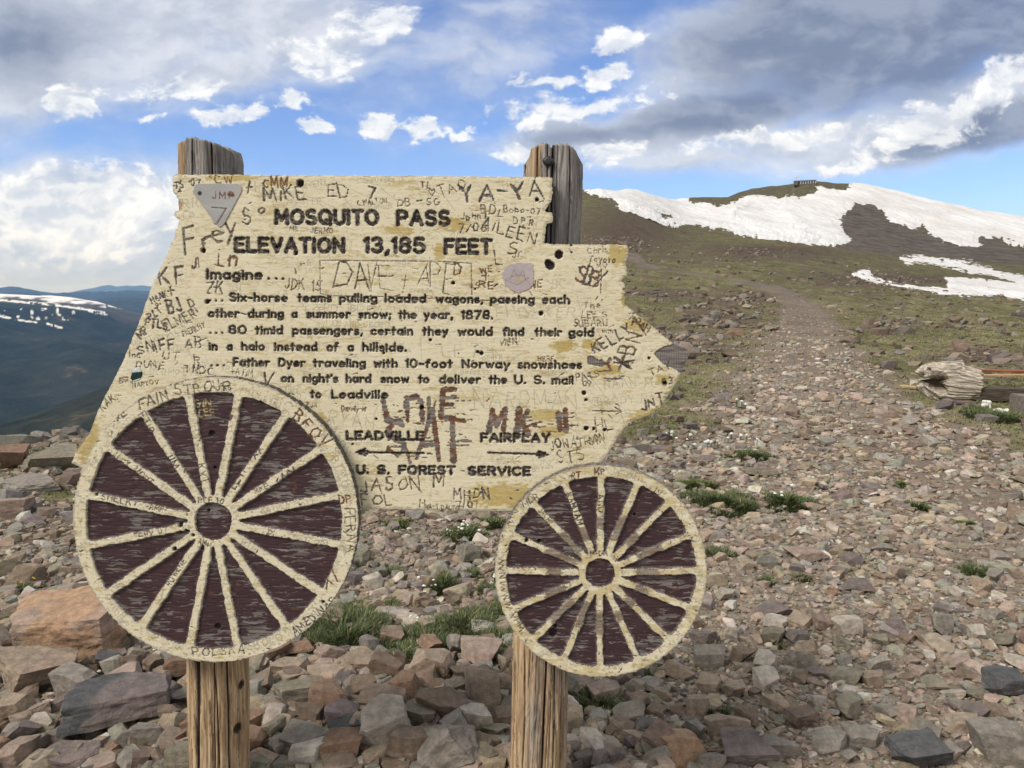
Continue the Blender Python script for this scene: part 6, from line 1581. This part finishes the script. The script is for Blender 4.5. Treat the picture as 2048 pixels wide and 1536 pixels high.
# ------------------------------------------------------------------ dead stump and broken timbers beside the track
def stump_mat():
    m, g, p = material('bleached stump wood')
    co = g.n('ShaderNodeTexCoord').outputs['Object']
    cw = g.vm('ADD', co, g.scale(g.vm('SUBTRACT', g.noise(co, 3.0, 3, .5, out=1), (.5, .5, .5)), (.0, .10, .10)))
    gr = g.noise(g.scale(cw, (1.6, 34, 34)), 1.0, 6, .68)
    n = g.noise(co, 4.0, 5, .6)
    c = g.mix(g.rng(gr, .30, .66), (.13, .10, .076), (.60, .54, .45))
    c = g.mix(g.m('MULTIPLY', g.rng(n, .55, .72), .5), c, (.13, .085, .055))
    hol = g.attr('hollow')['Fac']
    c = g.mix(g.m('MULTIPLY', hol, .95), c, (.05, .032, .020))  # hollows tinted dark brown, their inner shade put into the colour
    g.put(p.inputs['Base Color'], c)
    bump(g, p, gr, .7, .03)
    return m
M_STUMP = stump_mat()
def grid_surface(P, closed=True):
    n, m = P.shape[:2]
    idx = np.arange(n * m).reshape(n, m)
    a, b = (idx, np.roll(idx, -1, 0)) if closed else (idx[:-1], idx[1:])
    return np.stack([a[:, :-1], b[:, :-1], b[:, 1:], a[:, 1:]], -1).reshape(-1, 4)
def build_stump():
    x0, y0, z0 = gpx(1905, 802)
    sc = math.hypot(y0, CAM_Z) / F_PX
    root = empty('dead_stump', (x0, y0, z0), 'bleached hollow tree stump lying on its side beside the track', 'stump')
    th = np.linspace(0, 2 * math.pi, 200, endpoint=False); t = np.linspace(0, 1, 90)
    TH, T = np.meshgrid(th, t, indexing='ij')
    L = 104 * sc
    ax = -52 * sc + L * T                                    # along the trunk: left root end to right sawn end
    rad = np.interp(T, [0, .10, .25, .55, .85, 1], [16, 30, 38, 41, 35, 31]) * sc
    ridge = fbm(TH * 3.2, T * 1.6, 4, 401) - .5
    rad = rad * (1 + ridge * .28 * (1.2 - T) + (fbm(TH * 14, T * 1.5, 3, 403) - .5) * .16)
    ax = ax + (fbm(TH * 2.2, T * 0 + 3, 3, 405) - .5) * 40 * sc * (1 - T) ** 1.2 + (fbm(TH * 9, T * 0, 2, 407) - .5) * 9 * sc * T
    cav = ((TH - math.pi - .12) / .62) ** 2 + ((T - .24) / .19) ** 2 + (fbm(TH * 4, T * 9, 3, 421) - .5) * 1.1
    cav = sstep(1.1, .45, cav)
    knob = np.exp(-(((TH - math.pi + .55) / .30) ** 2 + ((T - .34) / .22) ** 2))
    rad = rad * (1 - .55 * cav + .22 * knob)
    x = ax + 0 * T; y = 34 * sc + rad * np.cos(TH) * .9 + (1 - T) * 10 * sc; z = 34 * sc - T * 4 * sc + rad * np.sin(TH) * 1.05
    P = np.stack([x0 + x, y0 + y, z0 + z], -1)
    # hollow right end
    cen = P[:, -1].mean(0)
    rings = [P[:, -1]]
    for k, (s_, d) in enumerate([(.82, 0), (.74, -8), (.60, -26), (.3, -40), (.02, -44)]):
        q = cen + (P[:, -1] - cen) * s_; q = q + np.array([d * sc, 0, 0]); rings.append(q)
    cen0 = P[:, 0].mean(0)
    pre = []
    for s_, d in [(.02, 26), (.4, 22), (.7, 10), (.88, 2)]:
        pre.append(cen0 + (P[:, 0] - cen0) * s_ + np.array([d * sc, 0, 0]))
    A = np.concatenate([np.stack(pre, 1), P, np.stack(rings[1:], 1)], 1)
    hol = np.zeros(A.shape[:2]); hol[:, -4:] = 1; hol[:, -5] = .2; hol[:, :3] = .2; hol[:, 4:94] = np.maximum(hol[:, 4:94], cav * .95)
    mesh_obj('trunk', A.reshape(-1, 3), grid_surface(A)[:, ::-1], M_STUMP, parent=root, smooth=True, attrs={'hollow': hol.ravel()})
    # a gnarled root with a dark hollow facing the camera
    def root_branch(pts, rads, seed, holl=0.0, sq=1.0):
        pts = np.array(pts, float); n = 40
        tt = np.linspace(0, 1, n); k = np.linspace(0, 1, len(pts))
        c = np.stack([np.interp(tt, k, pts[:, i]) for i in range(3)], 1); rr = np.interp(tt, k, rads)
        d = np.gradient(c, axis=0); d /= np.linalg.norm(d, axis=1)[:, None]
        u = np.cross(d, [0, 0, 1.0]); u /= np.linalg.norm(u, axis=1)[:, None]; v = np.cross(u, d)
        a = np.linspace(0, 6.2832, 48, endpoint=False)
        TH, K = np.meshgrid(a, np.arange(n), indexing='ij')
        q = rr[K] * (1 + (fbm(TH * 2.5, K / 9, 3, seed) - .5) * .5)
        P = c[K] + (np.cos(TH) * q)[..., None] * u[K] + (np.sin(TH) * q * (1 - (1 - sq) * (K / n)))[..., None] * v[K]
        h = np.zeros(P.shape[:2])
        e = [c[-1] + (P[:, -1] - c[-1]) * s_ - d[-1] * dd for s_, dd in [(.8, 0), (.65, rads[-1] * .5), (.05, rads[-1] * 1.2)]]
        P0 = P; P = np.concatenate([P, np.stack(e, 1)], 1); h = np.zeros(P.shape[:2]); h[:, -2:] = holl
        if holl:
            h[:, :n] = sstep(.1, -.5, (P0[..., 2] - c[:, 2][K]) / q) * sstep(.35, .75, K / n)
        mesh_obj('root', P.reshape(-1, 3), grid_surface(P)[:, ::-1], M_STUMP, parent=root, smooth=True, attrs={'hollow': h.ravel()})
    q = lambda a, b, c_: (x0 + a * sc, y0 + b * sc, z0 + c_ * sc)
    root_branch([q(10, 34, 54), q(-20, 22, 59), q(-46, 10, 56)], [24 * sc, 16 * sc, 9 * sc], 413)
    root.rotation_euler = (0, R(3), R(-16))
build_stump()

def plank(name, px, py, ln, wd, th, yaw, pitch, roll, mat, label, cat, seed, dz=0.0, splinter=.3):
    x, y, z = gpx(px, py)
    sc = math.hypot(y, CAM_Z) / F_PX
    rng = np.random.default_rng(seed)
    n = 36
    t = np.linspace(-.5, .5, n)
    V = []
    L, W, T = ln * sc, wd * sc, th * sc
    for k, tt in enumerate(t):
        e = min(1, (0.5 - abs(tt)) * 9 + .05)
        for (a, b) in ((-.5, -.5), (0, -.5), (.5, -.5), (.5, .5), (0, .5), (-.5, .5)):
            jag = (rng.random() - .5) * splinter * L * .18 if k in (0, n - 1) else 0
            w = W * (1 if splinter < .2 else (.45 + .55 * e)) * (1 + (vnoise(np.array([tt * 6]), np.array([seed + b]))[0] - .5) * .3)
            V.append((tt * L + jag, a * w, b * T * (.7 + .3 * e)))
    V = np.array(V) @ rotmat(yaw, roll, -pitch).T
    F = []
    for k in range(n - 1):
        for j in range(6):
            F.append((k * 6 + j, (k + 1) * 6 + j, (k + 1) * 6 + (j + 1) % 6, k * 6 + (j + 1) % 6))
    caps = np.array([[5, 4, 3, 2, 1, 0], [(n - 1) * 6 + j for j in range(6)]])
    o = mesh_obj(name, V, [np.array(F)[:, ::-1], caps[:, ::-1]], mat, world=False)
    o.location = (x, y, z + dz * sc)
    tag(o, label, cat, 'broken timbers by the stump')
M_PINE = simple_mat('split pine', (.50, .36, .20), (.33, .21, .11), 5, .85, (1, 9, 9))
M_OLDW = simple_mat('grey old timber', (.26, .225, .19), (.10, .082, .068), 6, .9, (1, 10, 10))
M_DARKW = simple_mat('dark rotten timber', (.050, .038, .030), (.11, .085, .065), 6, .92, (1, 9, 9))
M_REDW = simple_mat('reddish board', (.34, .13, .065), (.22, .085, .05), 6, .85, (1, 9, 9))
plank('broken_board', 1834, 780, 66, 11, 3, R(-6), R(-5), R(14), M_PINE, 'pale split board lying left of the dead stump', 'board', 1, 5)
plank('broken_board', 1876, 794, 34, 10, 3, R(12), 0, R(18), M_OLDW, 'short grey splinter lying against the left side of the stump', 'board', 2, 4)
plank('broken_board', 2010, 776, 130, 10, 4, R(4), R(-2), R(10), M_REDW, 'long reddish board on top of the timbers right of the stump', 'board', 3, 34)
plank('broken_board', 2000, 780, 104, 7, 3, R(-7), R(1), R(12), M_PINE, 'freshly split yellow board on top of the timbers', 'board', 4, 30)
plank('broken_board', 2004, 764, 70, 5, 3, R(10), R(3), 0, M_OLDW, 'thin grey lath behind the reddish board', 'board', 5, 36)
plank('broken_board', 1990, 784, 74, 5, 3, R(2), R(2), 0, M_OLDW, 'thin grey lath in front of the reddish board', 'board', 6, 26)
plank('old_beam', 2010, 800, 160, 36, 24, R(3), R(-1), 0, M_DARKW, 'dark rotten beam right of the dead stump', 'beam', 7, 12, .1)
plank('old_beam', 2046, 826, 70, 26, 40, R(78), 0, 0, M_OLDW, 'grey weathered timber end at the right edge below the boards', 'beam', 8, 16, .1)
plank('broken_board', 1928, 808, 52, 16, 3, R(-20), R(-6), R(8), simple_mat('mauve rotten bark', (.15, .11, .115), (.09, .065, .066), 8), 'slab of mauve bark lying under the right end of the stump', 'bark', 9, 3)
def scrap(px, py, w, h, label, seed):
    rng = np.random.default_rng(seed)
    x, y, z = gpx(px, py)
    sc = math.hypot(y, CAM_Z) / F_PX
    V, F = rock_shape(3, (w * sc, w * sc * .7, h * sc), rng, .2, .0)
    V = V * (1 + (fbm3(V / (w * sc) * 5, 3, seed) - .5)[:, None] * 1.1)
    o = mesh_obj('paper_scrap', V, F, M_PETAL, smooth=False, world=False)
    o.location = (x, y, z + h * sc * .4)
    tag(o, label, 'litter', 'white scraps below the stump')
scrap(1971, 816, 17, 14, 'crumpled white scrap just right of the stump', 1)
scrap(2002, 826, 24, 11, 'flatter white scrap in front of the dark beam', 2)

# ------------------------------------------------------------------ summit hut
def build_hut():
    px, py = 1610, 370
    x, y = to_ground0(px, 372)
    d = math.hypot(x, y); sc = d / F_PX
    z = float(Hn(np.array([x]), np.array([y]))[0])
    root = empty('summit_hut', (x, y, z), 'small flat-roofed stone hut with a row of windows on the far summit', 'hut')
    M_ST = simple_mat('hut stone', (.16, .135, .115), (.09, .075, .062), .8)
    M_RF = simple_mat('hut roof', (.20, .20, .20), (.14, .14, .14), .5)
    M_WH = simple_mat('white hut post', (.62, .60, .56), (.5, .48, .45), .5)
    M_GL = simple_mat('hut window glass', (.03, .035, .045), (.05, .06, .07), .5, .25, spec=.5)
    yaw = -math.atan2(x, y)
    def box(name, cx, cy, cz, sx, sy, sz, mat):
        V = np.array([(a * sx / 2, b * sy / 2, c * sz / 2) for a in (-1, 1) for b in (-1, 1) for c in (-1, 1)]) + np.array([cx, cy, cz])
        V = V @ rotmat(yaw, 0, 0).T
        F = np.array([[0, 1, 3, 2], [4, 6, 7, 5], [0, 4, 5, 1], [2, 3, 7, 6], [0, 2, 6, 4], [1, 5, 7, 3]])
        o = mesh_obj(name, V, F, mat, parent=root, world=False)
        return o
    W, Hh = 37 * sc, 8.5 * sc
    box('wall', 0, 0, Hh * .05, W, W * .35, Hh * 1.1, M_ST)
    box('annex', -W * .44, -W * .2, Hh * .22, W * .2, W * .2, Hh * .9, M_ST)
    box('roof', W * .06, 0, Hh * .66, W * .92, W * .42, Hh * .14, M_RF)
    for k in range(7):
        xx = -W * .26 + k * W * .115
        box('window', xx, -W * .178, Hh * .30, W * .062, .12, Hh * .38, M_GL)
        box('mullion', xx + W * .057, -W * .183, Hh * .28, W * .034, .2, Hh * .56, M_WH)
    box('antenna', -W * .40, 0, Hh * .95, W * .02, W * .02, Hh * 1.3, M_WH)
    box('dish', -W * .38, -.3, Hh * 1.5, W * .14, W * .03, Hh * .34, M_WH)
build_hut()
# ------------------------------------------------------------------ the air between here and the far ridges
def build_haze():
    bm = bmesh.new()
    bmesh.ops.create_cube(bm, size=1)
    me = bpy.data.meshes.new('haze')
    bm.to_mesh(me); bm.free()
    o = bpy.data.objects.new('haze', me)
    COL.objects.link(o)
    z0, z1 = -1500.0, 900.0
    o.scale = (150000, 150000, z1 - z0)
    o.location = (0, 0, (z0 + z1) / 2)
    m = bpy.data.materials.new('thin mountain air')
    m.use_nodes = True
    g = Nodes(m.node_tree)
    v = g.n('ShaderNodeVolumePrincipled')
    v.inputs['Color'].default_value = (.28, .54, 1.0, 1)
    v.inputs['Absorption Color'].default_value = (1, 1, 1, 1)
    v.inputs['Density'].default_value = 3.3e-5
    v.inputs['Anisotropy'].default_value = 0.0
    out = g.n('ShaderNodeOutputMaterial')
    g.t.links.new(v.outputs[0], out.inputs['Volume'])
    me.materials.append(m)
    o.display_type = 'WIRE'
    tag(o, 'thin blue haze over the far valley', 'haze', kind='stuff')
build_haze()
